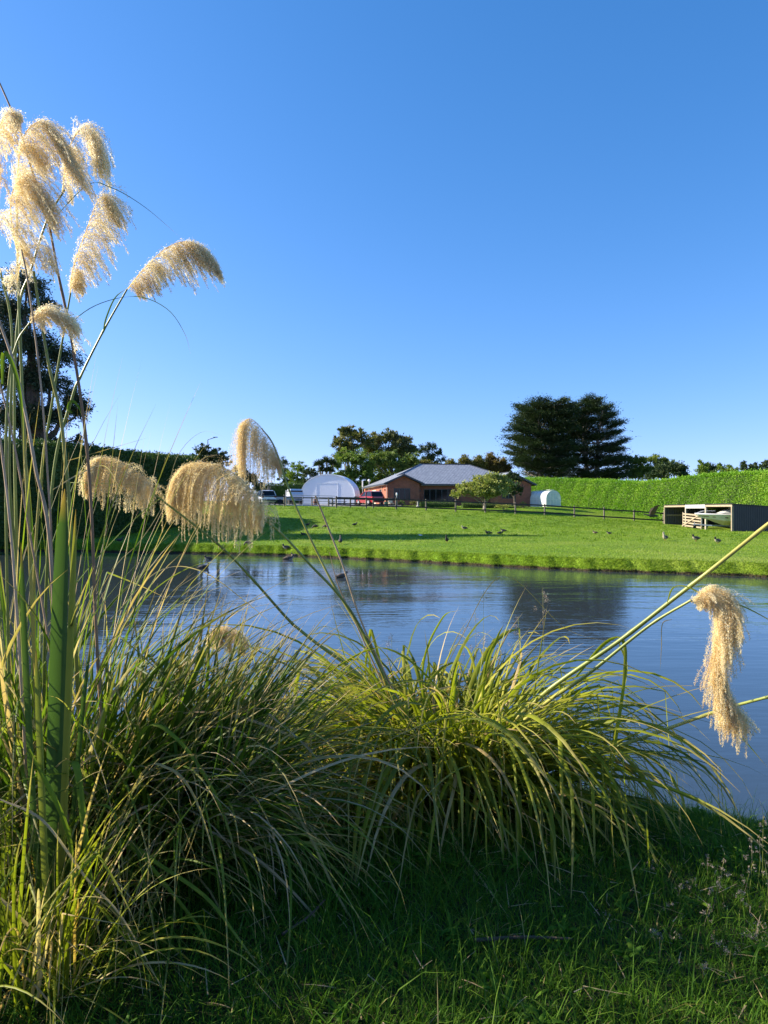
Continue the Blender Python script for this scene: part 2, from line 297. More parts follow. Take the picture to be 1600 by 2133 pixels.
class MB:
    def __init__(s, T=None): s.v = []; s.f = []; s.m = []; s.T = T or Matrix()
    def add(s, vs, fs, mi=0, T=None):
        T = s.T @ T if T else s.T; o = len(s.v)
        s.v += [T @ Vector(v) for v in vs]; s.f += [tuple(i+o for i in f) for f in fs]; s.m += [mi]*len(fs)
    def box(s, c, d, mi=0, T=None, rz=0, bev=0):
        x, y, z = d[0]/2, d[1]/2, d[2]/2
        T2 = Matrix.Translation(c) @ Matrix.Rotation(rz, 4, 'Z'); T2 = (T @ T2) if T else T2
        if bev:
            b = min(bev, x*.9, y*.9, z*.9)
            vs = []
            for zz, k in ((-z, 1), (-z+b, 0), (z-b, 0), (z, 1)):
                e = b*k
                vs += [(-x+e, -y+e, zz), (x-e, -y+e, zz), (x-e, y-e, zz), (-x+e, y-e, zz)]
            fs = [(3, 2, 1, 0), (12, 13, 14, 15)]
            for r in range(3):
                for i in range(4): j = (i+1) % 4; fs.append((r*4+i, r*4+j, r*4+4+j, r*4+4+i))
            s.add(vs, fs, mi, T2); return
        s.add([(-x, -y, -z), (x, -y, -z), (x, y, -z), (-x, y, -z), (-x, -y, z), (x, -y, z), (x, y, z), (-x, y, z)],
              [(3, 2, 1, 0), (4, 5, 6, 7), (0, 1, 5, 4), (1, 2, 6, 5), (2, 3, 7, 6), (3, 0, 4, 7)], mi, T2)
    def tube(s, pts, rad, n=8, mi=0, cap=True):
        pts = [Vector(p) for p in pts]; k = len(pts)
        rad = list(rad) if hasattr(rad, '__len__') else [rad]*k
        vs = []; up = Vector((.13, .07, 1)).normalized(); prev = None
        for i, p in enumerate(pts):
            d = (pts[min(i+1, k-1)]-pts[max(i-1, 0)]).normalized()
            if prev is None:
                a = d.cross(up); a = a if a.length > .05 else d.cross(Vector((1, 0, 0)))
            else: a = prev-d*prev.dot(d)
            a.normalize(); prev = a; b = d.cross(a)
            r = rad[i] if hasattr(rad[i], '__len__') else (rad[i], rad[i])
            for j in range(n):
                t = 2*math.pi*j/n; vs.append(p+a*(math.cos(t)*r[0])+b*(math.sin(t)*r[1]))
        fs = [(i*n+j, i*n+(j+1) % n, (i+1)*n+(j+1) % n, (i+1)*n+j) for i in range(k-1) for j in range(n)]
        if cap: fs += [tuple(range(n))[::-1], tuple((k-1)*n+j for j in range(n))]
        s.add(vs, fs, mi)
    def loft(s, rings, mi=0, cap=True, closed=True):
        n = len(rings[0]); vs = [v for r in rings for v in r]
        fs = [(i*n+j, i*n+(j+1) % n, (i+1)*n+(j+1) % n, (i+1)*n+j) for i in range(len(rings)-1) for j in range(n if closed else n-1)]
        if cap: fs += [tuple(range(n))[::-1], tuple((len(rings)-1)*n+j for j in range(n))]
        s.add(vs, fs, mi)
    def build(s, name, mats, parent=None, smooth=False):
        me = bpy.data.meshes.new(name); me.from_pydata([tuple(v) for v in s.v], [], s.f)
        for m in (mats if isinstance(mats, (list, tuple)) else [mats]): me.materials.append(m)
        me.polygons.foreach_set('material_index', s.m)
        if smooth: me.polygons.foreach_set('use_smooth', [True]*len(s.f))
        uv = me.uv_layers.new(name='UVMap')
        for p in me.polygons:
            nn = p.normal; u = Vector((0, 0, 1)).cross(nn)
            if u.length < .05: u = Vector((1, 0, 0))
            u.normalize(); v = nn.cross(u)
            for li in p.loop_indices:
                c = me.vertices[me.loops[li].vertex_index].co; uv.data[li].uv = (c.dot(u), c.dot(v))
        me.update(); return link(name, me, parent)

# ------------------------------------------------------------------ ground, pond
def ground():
    xs = np.concatenate([np.linspace(-600, -50, 16), np.arange(-46, -24, 1.), np.arange(-24, -6, .3), np.arange(-6, 8, .12), np.arange(8, 38, .3), np.arange(38, 62, 1.5), np.linspace(70, 600, 16)])
    near = np.concatenate([np.linspace(-60, -2, 10), np.arange(0, 6.01, .12)])     # parameter: distance before the near shore = 6-p
    rows = []
    yn = Ynear(xs); yf = Yfar(xs)
    for p in near: rows.append(yn-(6-p)*1.0)
    for k in np.linspace(.02, 1, 14): rows.append(yn+k*3)
    for k in np.linspace(.1, .9, 8): rows.append(yn+3+(yf-1.2-yn-3)*k)
    for k in np.concatenate([np.arange(-1.2, -.25, .2), np.arange(-.25, 1.2, .05), np.arange(1.2, 5, .2)]): rows.append(yf+k)
    y0 = yf+5
    for y in np.linspace(0, 1, 60)[1:]: rows.append(y0+(58-y0)*y)
    for y in np.concatenate([np.arange(58.4, 84, .4), np.linspace(85, 130, 24), np.geomspace(140, 1500, 14)]): rows.append(np.full_like(xs, y))
    Y = np.array(rows); X = np.broadcast_to(xs, Y.shape); Z = gz(X, Y)
    nr, nc = Y.shape; V = np.stack([X, Y, Z], -1).reshape(-1, 3)
    i = np.arange(nr-1)[:, None]*nc+np.arange(nc-1)[None]; i = i.ravel()
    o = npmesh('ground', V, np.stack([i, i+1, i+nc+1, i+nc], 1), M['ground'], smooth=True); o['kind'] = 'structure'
ground()
wm = MB(); wm.add([(-200, -8, 0), (200, -8, 0), (200, 50, 0), (-200, 50, 0)], [(0, 1, 2, 3)])
wo = wm.build('pond_water', M['water']); wo['kind'] = 'structure'

# gravel yard round the house and the shelter
def sheet(name, pts, mat, lift=.02, step=1.0):
    x0, x1 = min(p[0] for p in pts), max(p[0] for p in pts); y0, y1 = min(p[1] for p in pts), max(p[1] for p in pts)
    xs = np.arange(x0, x1+step, step); ys = np.arange(y0, y1+step, step); X, Y = np.meshgrid(xs, ys); Z = gz(X, Y)+lift
    nc = len(xs); i = (np.arange(len(ys)-1)[:, None]*nc+np.arange(nc-1)[None]).ravel()
    o = npmesh(name, np.stack([X, Y, Z], -1).reshape(-1, 3), np.stack([i, i+1, i+nc+1, i+nc], 1), mat); o['kind'] = 'structure'
sheet('driveway', [(-16, 79), (1.5, 100)], M['gravel'], .03)

# ------------------------------------------------------------------ blades, ribbons, stalks, plumes
def blades(base, az, p0, Lg, bend, wid, S=12, fold=.25, tint=None, expo=1.4, kink=None, azd=None, clamp=True, flat=False, prof=0):
    N = len(az); t = (np.arange(S)+.5)/S
    pitch = p0[:, None]-bend[:, None]*t[None]**expo
    if kink is not None: pitch = pitch-np.where(t[None] > kink[:, None], 1.5, 0)
    pitch = np.maximum(pitch, -1.5)
    A = az[:, None]+(azd[:, None]*t[None] if azd is not None else 0)
    d = np.stack([np.cos(pitch)*np.cos(A), np.cos(pitch)*np.sin(A), np.sin(pitch)], -1)*(Lg/S)[:, None, None]
    P = np.concatenate([base[:, None], base[:, None]+np.cumsum(d, 1)], 1)          # N,S+1,3
    tt = np.linspace(0, 1, S+1)
    if prof == 0: w_ = np.minimum(1, .45+tt*3)*(1-tt**3.5)
    else: w_ = (1-tt*.85)
    w_[-1] = .03
    Ax = np.concatenate([A, A[:, -1:]], 1) if A.shape[1] == S else np.repeat(az[:, None], S+1, 1)
    tw = rng.uniform(-.7, .7, N)[:, None]*tt[None]*1.5+rng.uniform(-.4, .4, N)[:, None]
    sd_ = np.stack([-np.sin(Ax), np.cos(Ax), np.zeros_like(Ax)], -1)
    D = np.concatenate([d, d[:, -1:]], 1); D /= np.linalg.norm(D, axis=-1, keepdims=True)
    nn = np.cross(D, sd_); side = sd_*np.cos(tw)[..., None]+nn*np.sin(tw)[..., None]; nrm = np.cross(side, D)
    hw = (wid[:, None]*w_[None]/2)[..., None]
    if clamp:
        g = gz(P[..., 0], P[..., 1])+.015; P[..., 2] = np.maximum(P[..., 2], g)
    Lf = P-side*hw; Rt = P+side*hw; Mid = P-nrm*hw*fold*2
    if tint is None: tint = rng.uniform(0, 1, N)
    if flat:
        V = np.stack([Lf, Rt], 2).reshape(-1, 3); k = 2
    else:
        V = np.stack([Lf, Mid, Rt], 2).reshape(-1, 3); k = 3
    b = (np.arange(N)[:, None]*(S+1)+np.arange(S)[None]).ravel()*k
    Fc = [np.stack([b+j, b+j+1, b+k+j+1, b+k+j], 1) for j in range(k-1)]
    return V, np.concatenate(Fc), np.repeat(tint, (S+1)*k), np.tile(np.repeat(tt, k), N)
def smooth_path(pts, n=40):
    P = np.array([tuple(p) for p in pts], float)
    if len(P) == 2: P = np.array([P[0], P.mean(0), P[1]])
    P2 = np.vstack([2*P[0]-P[1], P, 2*P[-1]-P[-2]]); m = len(P)-1; out = []
    for q in np.linspace(0, m-1e-6, n):
        i = int(q); t = q-i; a, b, c, d = P2[i:i+4]
        out.append(.5*((2*b)+(-a+c)*t+(2*a-5*b+4*c-d)*t*t+(-a+3*b-3*c+d)*t**3))
    return np.array(out)
def pixpath(px, depth):
    n = len(px); d = np.interp(np.linspace(0, 1, n), np.linspace(0, 1, len(depth)), depth)
    return [W(a, b, c) for (a, b), c in zip(px, d)]
def ribbon(path, wid, tint=.4, fold=.25, n=30, roll=0., prof=0):
    P = smooth_path(path, n); D = np.gradient(P, axis=0); D /= np.linalg.norm(D, axis=1, keepdims=True)
    s0 = np.array([math.cos(roll), math.sin(roll)*.7, math.sin(roll)*.7]); S_ = s0[None]-D*(D@s0)[:, None]; S_ /= np.linalg.norm(S_, axis=1, keepdims=True)
    N_ = np.cross(S_, D); t = np.linspace(0, 1, n); w_ = (np.minimum(1, .5+t*3)*(1-t**3.5) if prof == 0 else np.minimum(1, .1+t*5)*(1-t**5)*.9+.1); w_[-1] = .03; hw = (wid*w_/2)[:, None]
    V = np.stack([P-S_*hw, P-N_*hw*fold*2, P+S_*hw], 1).reshape(-1, 3); b = np.arange(n-1)*3
    Fc = np.concatenate([np.stack([b+j, b+j+1, b+3+j+1, b+3+j], 1) for j in range(2)])
    return V, Fc, np.full(len(V), tint), np.repeat(t, 3)
def stalk(path, r0, r1, tint=.5, n=40, k=7, nodes_=True):
    P = smooth_path(path, n); D = np.gradient(P, axis=0); D /= np.linalg.norm(D, axis=1, keepdims=True)
    s0 = np.array([1., .2, .1]); a = s0[None]-D*(D@s0)[:, None]; a /= np.linalg.norm(a, axis=1, keepdims=True); b = np.cross(D, a)
    r = np.linspace(r0, r1, n)
    if nodes_: r = r*(1+.16*(np.arange(n) % 11 == 5)+.08*(np.arange(n) % 11 == 6))
    th = np.linspace(0, 2*math.pi, k, endpoint=False)
    V = (P[:, None]+(a[:, None]*np.cos(th)[None, :, None]+b[:, None]*np.sin(th)[None, :, None])*r[:, None, None]).reshape(-1, 3)
    i = np.arange(n-1)[:, None]*k; j = np.arange(k)[None]; jn = (j+1) % k
    Fc = np.stack([i+j, i+jn, i+k+jn, i+k+j], -1).reshape(-1, 4)
    t = np.repeat(np.clip(tint+.25*np.sin(np.linspace(0, 7, n)+tint*20), 0, 1), k)
    return V, Fc, t, np.repeat(np.linspace(0, 1, n), k)
def plume(path, Lb, nb=110, drop=.30, per=110, lean=(0, 0), fluff=1., spread=.75, u0=.03, bun=9, sp=.0085, sw=.0017):
    """path: world spine from stalk end to tip; Lb: branch length in metres (scalar or list over the spine)"""
    P = smooth_path(path, 60); D = np.gradient(P, axis=0); D /= np.linalg.norm(D, axis=1, keepdims=True)
    nbun = max(6, int(nb/bun)); ub = np.clip(u0+(1-u0)*(np.arange(nbun)+rng.uniform(-.2, 1.2, nbun))/nbun, u0, 1); rb = rng.normal(size=(nbun, 3)); lb_ = rng.uniform(.45, 1.2, nbun); kb = (np.arange(nb)*nbun)//nb
    u = np.clip(ub[kb]+rng.normal(size=nb)*.03, u0*.5, 1); idx = u*59; i0 = idx.astype(int).clip(0, 58); fr = (idx-i0)[:, None]
    p = P[i0]*(1-fr)+P[i0+1]*fr; T = D[i0]
    Lb_ = np.interp(u, np.linspace(0, 1, len(Lb)), Lb) if hasattr(Lb, '__len__') else np.full(nb, Lb)
    Lb_ = Lb_*rng.uniform(.75, 1.08, nb)*lb_[kb]
    rad = rb[kb]+rng.normal(size=(nb, 3))*.33; rad -= T*np.sum(rad*T, 1, keepdims=True); rad /= np.linalg.norm(rad, axis=1, keepdims=True)
    d = T*.75+rad*spread*rng.uniform(.3, 1, nb)[:, None]; d /= np.linalg.norm(d, axis=1, keepdims=True)
    K = 14; dv_ = rng.uniform(.45, 1.35, nb)[:, None]; pts = [p]; dirs = [d]; g = np.array([lean[0], lean[1], -1.])
    for k in range(K):
        d = d+g[None]*drop*dv_+rng.normal(size=(nb, 3))*.07; d /= np.linalg.norm(d, axis=1, keepdims=True)
        pts.append(pts[-1]+d*(Lb_/K)[:, None]); dirs.append(d)
    Q = np.stack(pts, 1); DD = np.stack(dirs, 1)                       # nb,K+1,3
    per = int(per*(1.35 if sp > .009 else 1.75)); n = nb*per; bi = np.repeat(np.arange(nb), per); tpos = rng.uniform(.06, 1, n)**.85; f = tpos*K; k0 = f.astype(int).clip(0, K-1); fr = (f-k0)[:, None]
    c = Q[bi, k0]*(1-fr)+Q[bi, k0+1]*fr; dv = DD[bi, k0]
    sig = (.0075*fluff*(1-.88*tpos**1.5)+.0010)[:, None]
    c = c+rng.normal(size=(n, 3))*sig
    dv = dv+rng.normal(size=(n, 3))*.38*fluff; dv /= np.linalg.norm(dv, axis=1, keepdims=True)
    sv = np.cross(dv, rng.normal(size=(n, 3))); sv /= np.linalg.norm(sv, axis=1, keepdims=True)
    Ls = (sp*rng.uniform(.6, 1.3, n))[:, None]; ws = (sw*rng.uniform(.7, 1.3, n))[:, None]
    V = np.stack([c, c+dv*Ls*.4+sv*ws/2, c+dv*Ls, c+dv*Ls*.4-sv*ws/2], 1).reshape(-1, 3)
    b = np.arange(n)*4; Fc = np.stack([b, b+1, b+2, b+3], 1)
    bt = rng.uniform(.1, .9, nbun)[kb]; tint = np.repeat(np.clip(bt[bi]+rng.normal(size=n)*.18, 0, 1), 4)
    out = [(V, Fc, tint, np.repeat(tpos, 4))]
    # branch threads
    sd_ = np.cross(DD, rng.normal(size=(nb, 1, 3))); sd_ /= np.linalg.norm(sd_, axis=-1, keepdims=True)
    V2 = np.stack([Q-sd_*.0007, Q+sd_*.0007], 2).reshape(-1, 3); bb = (np.arange(nb)[:, None]*(K+1)+np.arange(K)[None]).ravel()*2
    out.append((V2, np.stack([bb, bb+1, bb+3, bb+2], 1), np.full(len(V2), .3), np.full(len(V2), .3)))
    sk = stalk(path, .0032, .0008, .4, 30, 5, False); out.append(sk)
    return join(out)
def put(name, parts, mat, parent, smooth=True):
    V, Fc, t, a = join(parts) if isinstance(parts, list) else parts
    if parent is not None: V = V-np.array(parent.location)[None]
    return npmesh(name, V, Fc, mat, parent, {'tint': t, 'along': a}, smooth)
def base_pts(cx, cy, r, n):
    a = U(0, 2*math.pi, n); q = r*np.sqrt(U(0, 1, n)); x = cx+q*np.cos(a); y = cy+q*np.sin(a)*.8
    return np.stack([x, y, gz(x, y)-.03], 1)
exec_marker = 0
# ---------- middle pampas clump
MC = (.36, 4.15)
mid = empty('pampas_grass_clump', (MC[0], MC[1], float(gz(*MC))), 'broad sunlit clump of arching green pampas leaves in the middle of the near bank', 'grass clump', 'pampas grass clumps on the near bank')
def clump_leaves(cx, cy, r, n, L, wd, p0, bend, azc=None, azs=math.pi, tint=None, S=13, kinkf=.2, ex=1.4):
    b = base_pts(cx, cy, r, n)
    az = U(-math.pi, math.pi, n) if azc is None else rng.normal(azc, azs, n)
    # leaves that start off-centre lean outwards
    if azc is None: az = np.arctan2(b[:, 1]-cy, b[:, 0]-cx)+rng.normal(0, .7, n)
    kink = np.where(U(0, 1, n) < kinkf, U(.45, .8, n), 2.)
    return blades(b, az, U(*p0, n), U(*L, n), U(*bend, n), U(*wd, n), S=S, tint=tint, kink=kink, azd=rng.normal(0, .55, n), expo=ex)
def tints(n, dead=.15, lo=0., hi=.75):
    t = U(lo, hi, n); k = U(0, 1, n) < dead; return np.where(k, U(.84, 1, n), t)
put('leaves', [clump_leaves(*MC, .36, 150, (.85, 1.4), (.012, .026), (R(68), R(89)), (.7, 2.2), tint=tints(150, .06, .25, .78)),
               clump_leaves(*MC, .34, 90, (1.3, 1.95), (.018, .036), (R(60), R(86)), (1.8, 3.4), tint=tints(90, .0, .2, .76)),
               clump_leaves(MC[0]+.25, MC[1]-.05, .25, 90, (1.1, 1.75), (.012, .026), (R(30), R(70)), (1.2, 2.6), R(-25), .5, tint=tints(90, .05, .1, .7)),
               clump_leaves(*MC, .36, 330, (1.0, 1.85), (.013, .030), (R(58), R(88)), (1.8, 3.8), tint=tints(330, .08, .12, .78)),
               clump_leaves(*MC, .45, 300, (.8, 1.5), (.010, .022), (R(40), R(88)), (.6, 2.2), tint=tints(300, .18, .1, .78)),
               clump_leaves(*MC, .30, 120, (.9, 1.6), (.006, .013), (R(20), R(50)), (1.2, 2.2), tint=tints(120, .35))], M['toetoe'], mid)
def add_stalk(parent, path, depth, r0, r1, tint=.5, mat='stalk'):
    V = stalk(pixpath(path, depth), r0, r1, tint, 60); return put('stalk', V, M[mat], parent)
def add_plume(parent, path, depth, Lb, mat='plume', **k):
    return put('plume', plume(pixpath(path, depth), Lb, **k), M[mat], parent)
add_stalk(mid, [(895, 1640), (850, 1500), (760, 1330), (680, 1190), (610, 1040), (572, 932), (545, 892)], (4.15, 4.3, 4.4), .0105, .004, .55)
add_stalk(mid, [(885, 1640), (830, 1480), (735, 1280), (640, 1170), (585, 1110), (548, 1080)], (4.15, 4.0, 3.9), .0105, .005, .4)
add_stalk(mid, [(875, 1640), (790, 1450), (640, 1325), (600, 1290), (520, 1200), (450, 1130), (322, 1030)], (4.15, 4.1, 3.8), .0115, .005, .3)
add_stalk(mid, [(960, 1640), (1060, 1530), (1150, 1455), (1220, 1408), (1350, 1305), (1440, 1250)], (4.15, 3.7, 3.35), .0125, .006, .6)
add_stalk(mid, [(950, 1640), (1060, 1515), (1150, 1432), (1290, 1335), (1400, 1250), (1480, 1188), (1600, 1092), (1700, 1015)], (4.15, 3.6, 3.2), .0125, .009, .7)
add_stalk(mid, [(960, 1680), (1080, 1625), (1200, 1585), (1330, 1540), (1490, 1483), (1600, 1452), (1690, 1430)], (4.1, 3.6, 3.2), .0120, .006, .5)
add_stalk(mid, [(900, 1600), (820, 1440), (755, 1300), (715, 1180), (680, 1090), (657, 1033)], (4.15, 4.0, 3.9), .0062, .0045, .8, 'stalk_dead')
add_stalk(mid, [(900, 1600), (820, 1470), (742, 1300), (705, 1220), (686, 1150)], (4.15, 4.1, 4.05), .007, .0015, .6, 'stalk_dead')
add_plume(mid, [(590, 975), (572, 932), (545, 892), (522, 872), (506, 880)], (4.35, 4.4), [.05, .20, .36, .46, .32], drop=.9, nb=240, spread=.2, per=110, bun=4.5)
add_plume(mid, [(550, 1085), (530, 1030), (490, 988), (440, 966), (398, 966), (368, 990), (356, 1020)], (3.9, 3.95), [.18, .29, .40, .42, .34, .22, .15], drop=.55, nb=640, spread=.5, per=115, bun=5)
add_plume(mid, [(325, 1040), (303, 998), (262, 967), (222, 953), (195, 962), (178, 990)], (3.8, 3.75), [.12, .20, .25, .22, .14, .13], drop=.5, nb=320, spread=.5, per=105, bun=5)
add_plume(mid, [(1440, 1255), (1475, 1232), (1495, 1245), (1505, 1300), (1495, 1370), (1508, 1430), (1535, 1480)], (3.35, 3.3), [.05, .18, .26, .26, .24, .22, .18], drop=.22, nb=620, spread=.6, per=125, bun=5)
add_plume(mid, [(1478, 1232), (1505, 1238), (1525, 1262), (1534, 1290)], (3.33, 3.3), [.14, .22, .20, .16], drop=.40, nb=120, spread=.6, per=110, bun=5)
add_plume(mid, [(518, 1345), (495, 1315), (465, 1305), (435, 1320)], (3.6, 3.55), [.08, .13, .14, .10], drop=.5, nb=110, spread=.7, per=80)
add_stalk(mid, [(860, 1620), (760, 1500), (640, 1410), (518, 1345)], (4.2, 3.6), .009, .004, .4)
sh = []
for pth, dp, wd, tn in [
    ([(1290, 1340), (1305, 1390), (1290, 1480), (1250, 1700), (1240, 1800)], (3.75, 3.6), .014, .7),
    ([(1390, 1255), (1402, 1225), (1430, 1222), (1480, 1245), (1540, 1260), (1600, 1290), (1660, 1330)], (3.5, 3.2), .011, .5),
    ([(1490, 1485), (1540, 1530), (1600, 1600)], (3.5, 3.3), .008, .3),
    ([(1200, 1410), (1260, 1340), (1298, 1335), (1300, 1420), (1275, 1600), (1262, 1735)], (3.8, 3.5), .020, .5),
    ([(1010, 1600), (965, 1545), (930, 1640), (900, 1790), (845, 1925)], (3.9, 3.4), .030, .35),
    ([(1020, 1620), (985, 1550), (975, 1640), (968, 1800), (940, 1935)], (3.9, 3.4), .024, .3),
    ([(1000, 1500), (1050, 1470), (1090, 1600), (1110, 1750), (1100, 1900)], (3.9, 3.5), .018, .4),
    ([(1100, 1560), (1200, 1560), (1290, 1640), (1340, 1760), (1350, 1900)], (3.9, 3.5), .020, .3),
    ([(1120, 1540), (1240, 1530), (1340, 1620), (1400, 1740), (1440, 1860)], (3.9, 3.5), .022, .45),
    ([(1120, 1560), (1230, 1580), (1290, 1680), (1300, 1790), (1250, 1900), (1225, 1950)], (3.9, 3.5), .018, .3),
    ([(1180, 1590), (1290, 1600), (1380, 1680), (1440, 1780), (1470, 1850)], (3.8, 3.5), .014, .4),
    ([(1250, 1550), (1360, 1540), (1440, 1600), (1500, 1680), (1560, 1790)], (3.9, 3.5), .008, .3),
    ([(600, 1470), (700, 1390), (800, 1350), (900, 1420), (960, 1540), (1000, 1700)], (4.0, 3.7), .012, .5),
    ([(900, 1600), (880, 1400), (920, 1290), (960, 1270)], (4.0, 4.0), .014, .45),
    ([(1000, 1600), (1010, 1400), (1035, 1330), (1050, 1300)], (4.0, 4.0), .016, .5),
    ([(1100, 1600), (1180, 1470), (1240, 1420), (1305, 1405)], (4.0, 3.8), .014, .5),
    ([(1400, 1290), (1380, 1300), (1378, 1350), (1375, 1400)], (3.6, 3.6), .004, .9),
    ([(880, 1500), (960, 1330), (1050, 1200), (1180, 1310), (1290, 1340)], (4.1, 4.1), .004, .9),
]: sh.append(ribbon(pixpath(pth, dp), wd, tn, roll=U(-.5, .5)))
put('leaves', sh, M['toetoe'], mid)

# ---------- left: tall pampas clump with the high plumes
LC = (-1.52, 3.05)
tall = empty('pampas_grass_clump', (LC[0], LC[1], float(gz(*LC))), 'tallest pampas clump at the left edge with pale plumes high against the sky', 'grass clump', 'pampas grass clumps on the near bank')
put('leaves', [clump_leaves(*LC, .36, 320, (.9, 1.75), (.009, .021), (R(72), R(89)), (.3, 1.3), tint=tints(320, .2)),
               clump_leaves(*LC, .42, 300, (.8, 1.4), (.005, .011), (R(64), R(88)), (.6, 1.9), tint=tints(300, .4)),
               clump_leaves(*LC, .30, 60, (1.8, 2.3), (.005, .009), (R(83), R(90)), (.1, .6), tint=tints(60, .35), kinkf=.05)], M['reed'], tall)
for pth, dp, r0, r1, tn, mt in [
    ([(80, 1900), (75, 1500), (62, 1150), (48, 850), (42, 700), (37, 560), (35, 400)], (3.0, 2.9), .008, .0045, .6, 'stalk'),
    ([(60, 1900), (45, 1500), (30, 900), (39, 650), (64, 564), (99, 456), (135, 395)], (3.0, 3.0), .007, .004, .3, 'stalk'),
    ([(190, 1900), (160, 1400), (145, 1062), (137, 968), (125, 860), (103, 766), (87, 675), (70, 565)], (3.0, 2.9), .009, .005, .5, 'stalk'),
    ([(90, 1800), (70, 1300), (85, 1000), (110, 830), (135, 680), (147, 610)], (3.1, 3.0), .007, .0035, .6, 'stalk'),
    ([(100, 1800), (92, 1400), (110, 1000), (150, 830), (170, 780), (215, 690), (265, 602)], (3.1, 3.1), .008, .0035, .2, 'stalk'),
    ([(20, 1500), (12, 1000), (18, 800), (35, 715), (62, 672)], (2.8, 2.8), .006, .003, .5, 'stalk'),
    ([(235, 1750), (205, 1400), (190, 1060), (175, 880), (147, 696), (120, 565), (100, 460), (72, 372), (43, 278), (0, 175), (-40, 100)], (2.9, 2.9), .0072, .0032, .1, 'stalk_dead'),
    ([(130, 1700), (105, 1150), (75, 980), (55, 870), (30, 760), (-20, 620)], (2.7, 2.7), .0070, .0045, .8, 'stalk_dead'),
    ([(115, 1600), (108, 1160), (100, 1000), (85, 800), (60, 600), (45, 520)], (2.75, 2.8), .0045, .003, .5, 'stalk_dead'),
    ([(60, 1700), (30, 1200), (5, 950), (-20, 800)], (2.7, 2.7), .0055, .004, .9, 'stalk_dead'),
    ([(150, 1800), (110, 1400), (60, 1100), (20, 880), (-30, 700)], (2.8, 2.8), .0048, .003, .7, 'stalk_dead'),
    ([(70, 1900), (45, 1300), (20, 1000), (25, 700), (0, 560)], (3.0, 2.9), .007, .004, .4, 'stalk'),
]: add_stalk(tall, pth, dp, r0, r1, tn, mt)
PK = dict(mat='plume_pale', sp=.0095, sw=.0018)
add_plume(tall, [(36, 420), (38, 340), (52, 280), (80, 254), (108, 275), (135, 325)], (2.9, 2.9), [.10, .18, .26, .31, .30, .24], drop=.42, nb=240, spread=.4, per=120, lean=(.55, 0), bun=7, **PK)
add_plume(tall, [(130, 400), (140, 320), (165, 272), (188, 275), (208, 310)], (3.0, 3.0), [.09, .17, .25, .23, .18], drop=.45, nb=140, spread=.4, per=110, lean=(.12, 0), bun=7, **PK)
add_plume(tall, [(38, 540), (22, 440), (32, 385), (55, 372), (85, 410)], (2.85, 2.85), [.09, .22, .29, .28, .23], drop=.42, nb=180, spread=.45, per=110, lean=(.5, 0), bun=7, **PK)
add_plume(tall, [(35, 590), (45, 540), (75, 510), (105, 520)], (2.9, 2.85), [.10, .13, .16, .13], drop=.4, nb=60, spread=.8, per=70, lean=(.3, 0), **PK)
add_plume(tall, [(146, 612), (152, 560), (178, 485), (204, 418), (220, 416), (232, 440)], (3.0, 3.0), [.06, .15, .21, .20, .12, .07], drop=.42, nb=210, spread=.35, per=105, lean=(.45, 0), bun=4, **PK)
add_plume(tall, [(266, 602), (300, 560), (345, 518), (385, 503), (420, 515), (446, 548)], (3.1, 3.1), [.07, .19, .23, .21, .16, .10], drop=.45, nb=250, spread=.3, per=105, lean=(.45, 0), bun=4, **PK)
add_plume(tall, [(63, 672), (82, 652), (112, 649), (148, 664)], (2.8, 2.8), [.10, .17, .19, .14], drop=.2, nb=100, spread=.3, per=80, lean=(.4, 0), **PK)
add_plume(tall, [(-5, 480), (0, 360), (-4, 280), (12, 240), (34, 236)], (2.8, 2.8), [.16, .20, .15, .08, .04], drop=.35, nb=100, spread=.5, per=90, lean=(.2, 0), **PK)
th = []
for pth, dp, wd, tn in [
    ([(90, 480), (180, 387), (230, 390), (300, 430), (380, 498)], (2.9, 3.0), .0035, .2),
    ([(90, 740), (160, 662), (220, 628), (290, 618), (350, 645), (385, 695), (397, 738)], (2.9, 3.1), .004, .2),
    ([(140, 960), (210, 940), (310, 911)], (2.9, 2.9), .003, .9),
    ([(215, 690), (222, 660), (240, 620), (265, 600)], (3.05, 3.1), .007, .3),
    ([(150, 860), (142, 850), (150, 835), (165, 850), (178, 890)], (2.9, 2.9), .012, .4),
    ([(5, 800), (8, 735), (30, 770), (45, 850), (50, 1000)], (2.6, 2.6), .016, .5),
    ([(230, 1290), (330, 1190), (420, 1190), (520, 1260), (600, 1330)], (3.0, 3.2), .005, .95),
    ([(100, 1300), (170, 1200), (260, 1100), (330, 1040), (370, 1010)], (3.0, 3.2), .005, .6),
    ([(200, 1400), (300, 1250), (400, 1180), (480, 1170)], (3.0, 3.2), .005, .7),
    ([(110, 1020), (160, 990), (215, 970), (245, 1010), (275, 1070)], (2.9, 3.0), .006, .95),
    ([(180, 1400), (230, 1200), (290, 1130), (340, 1050), (370, 950), (420, 900), (470, 910)], (3.1, 3.3), .003, .95),
]: th.append(ribbon(pixpath(pth, dp), wd, tn, roll=U(-.5, .5)))
put('leaves', th, M['reed'], tall)

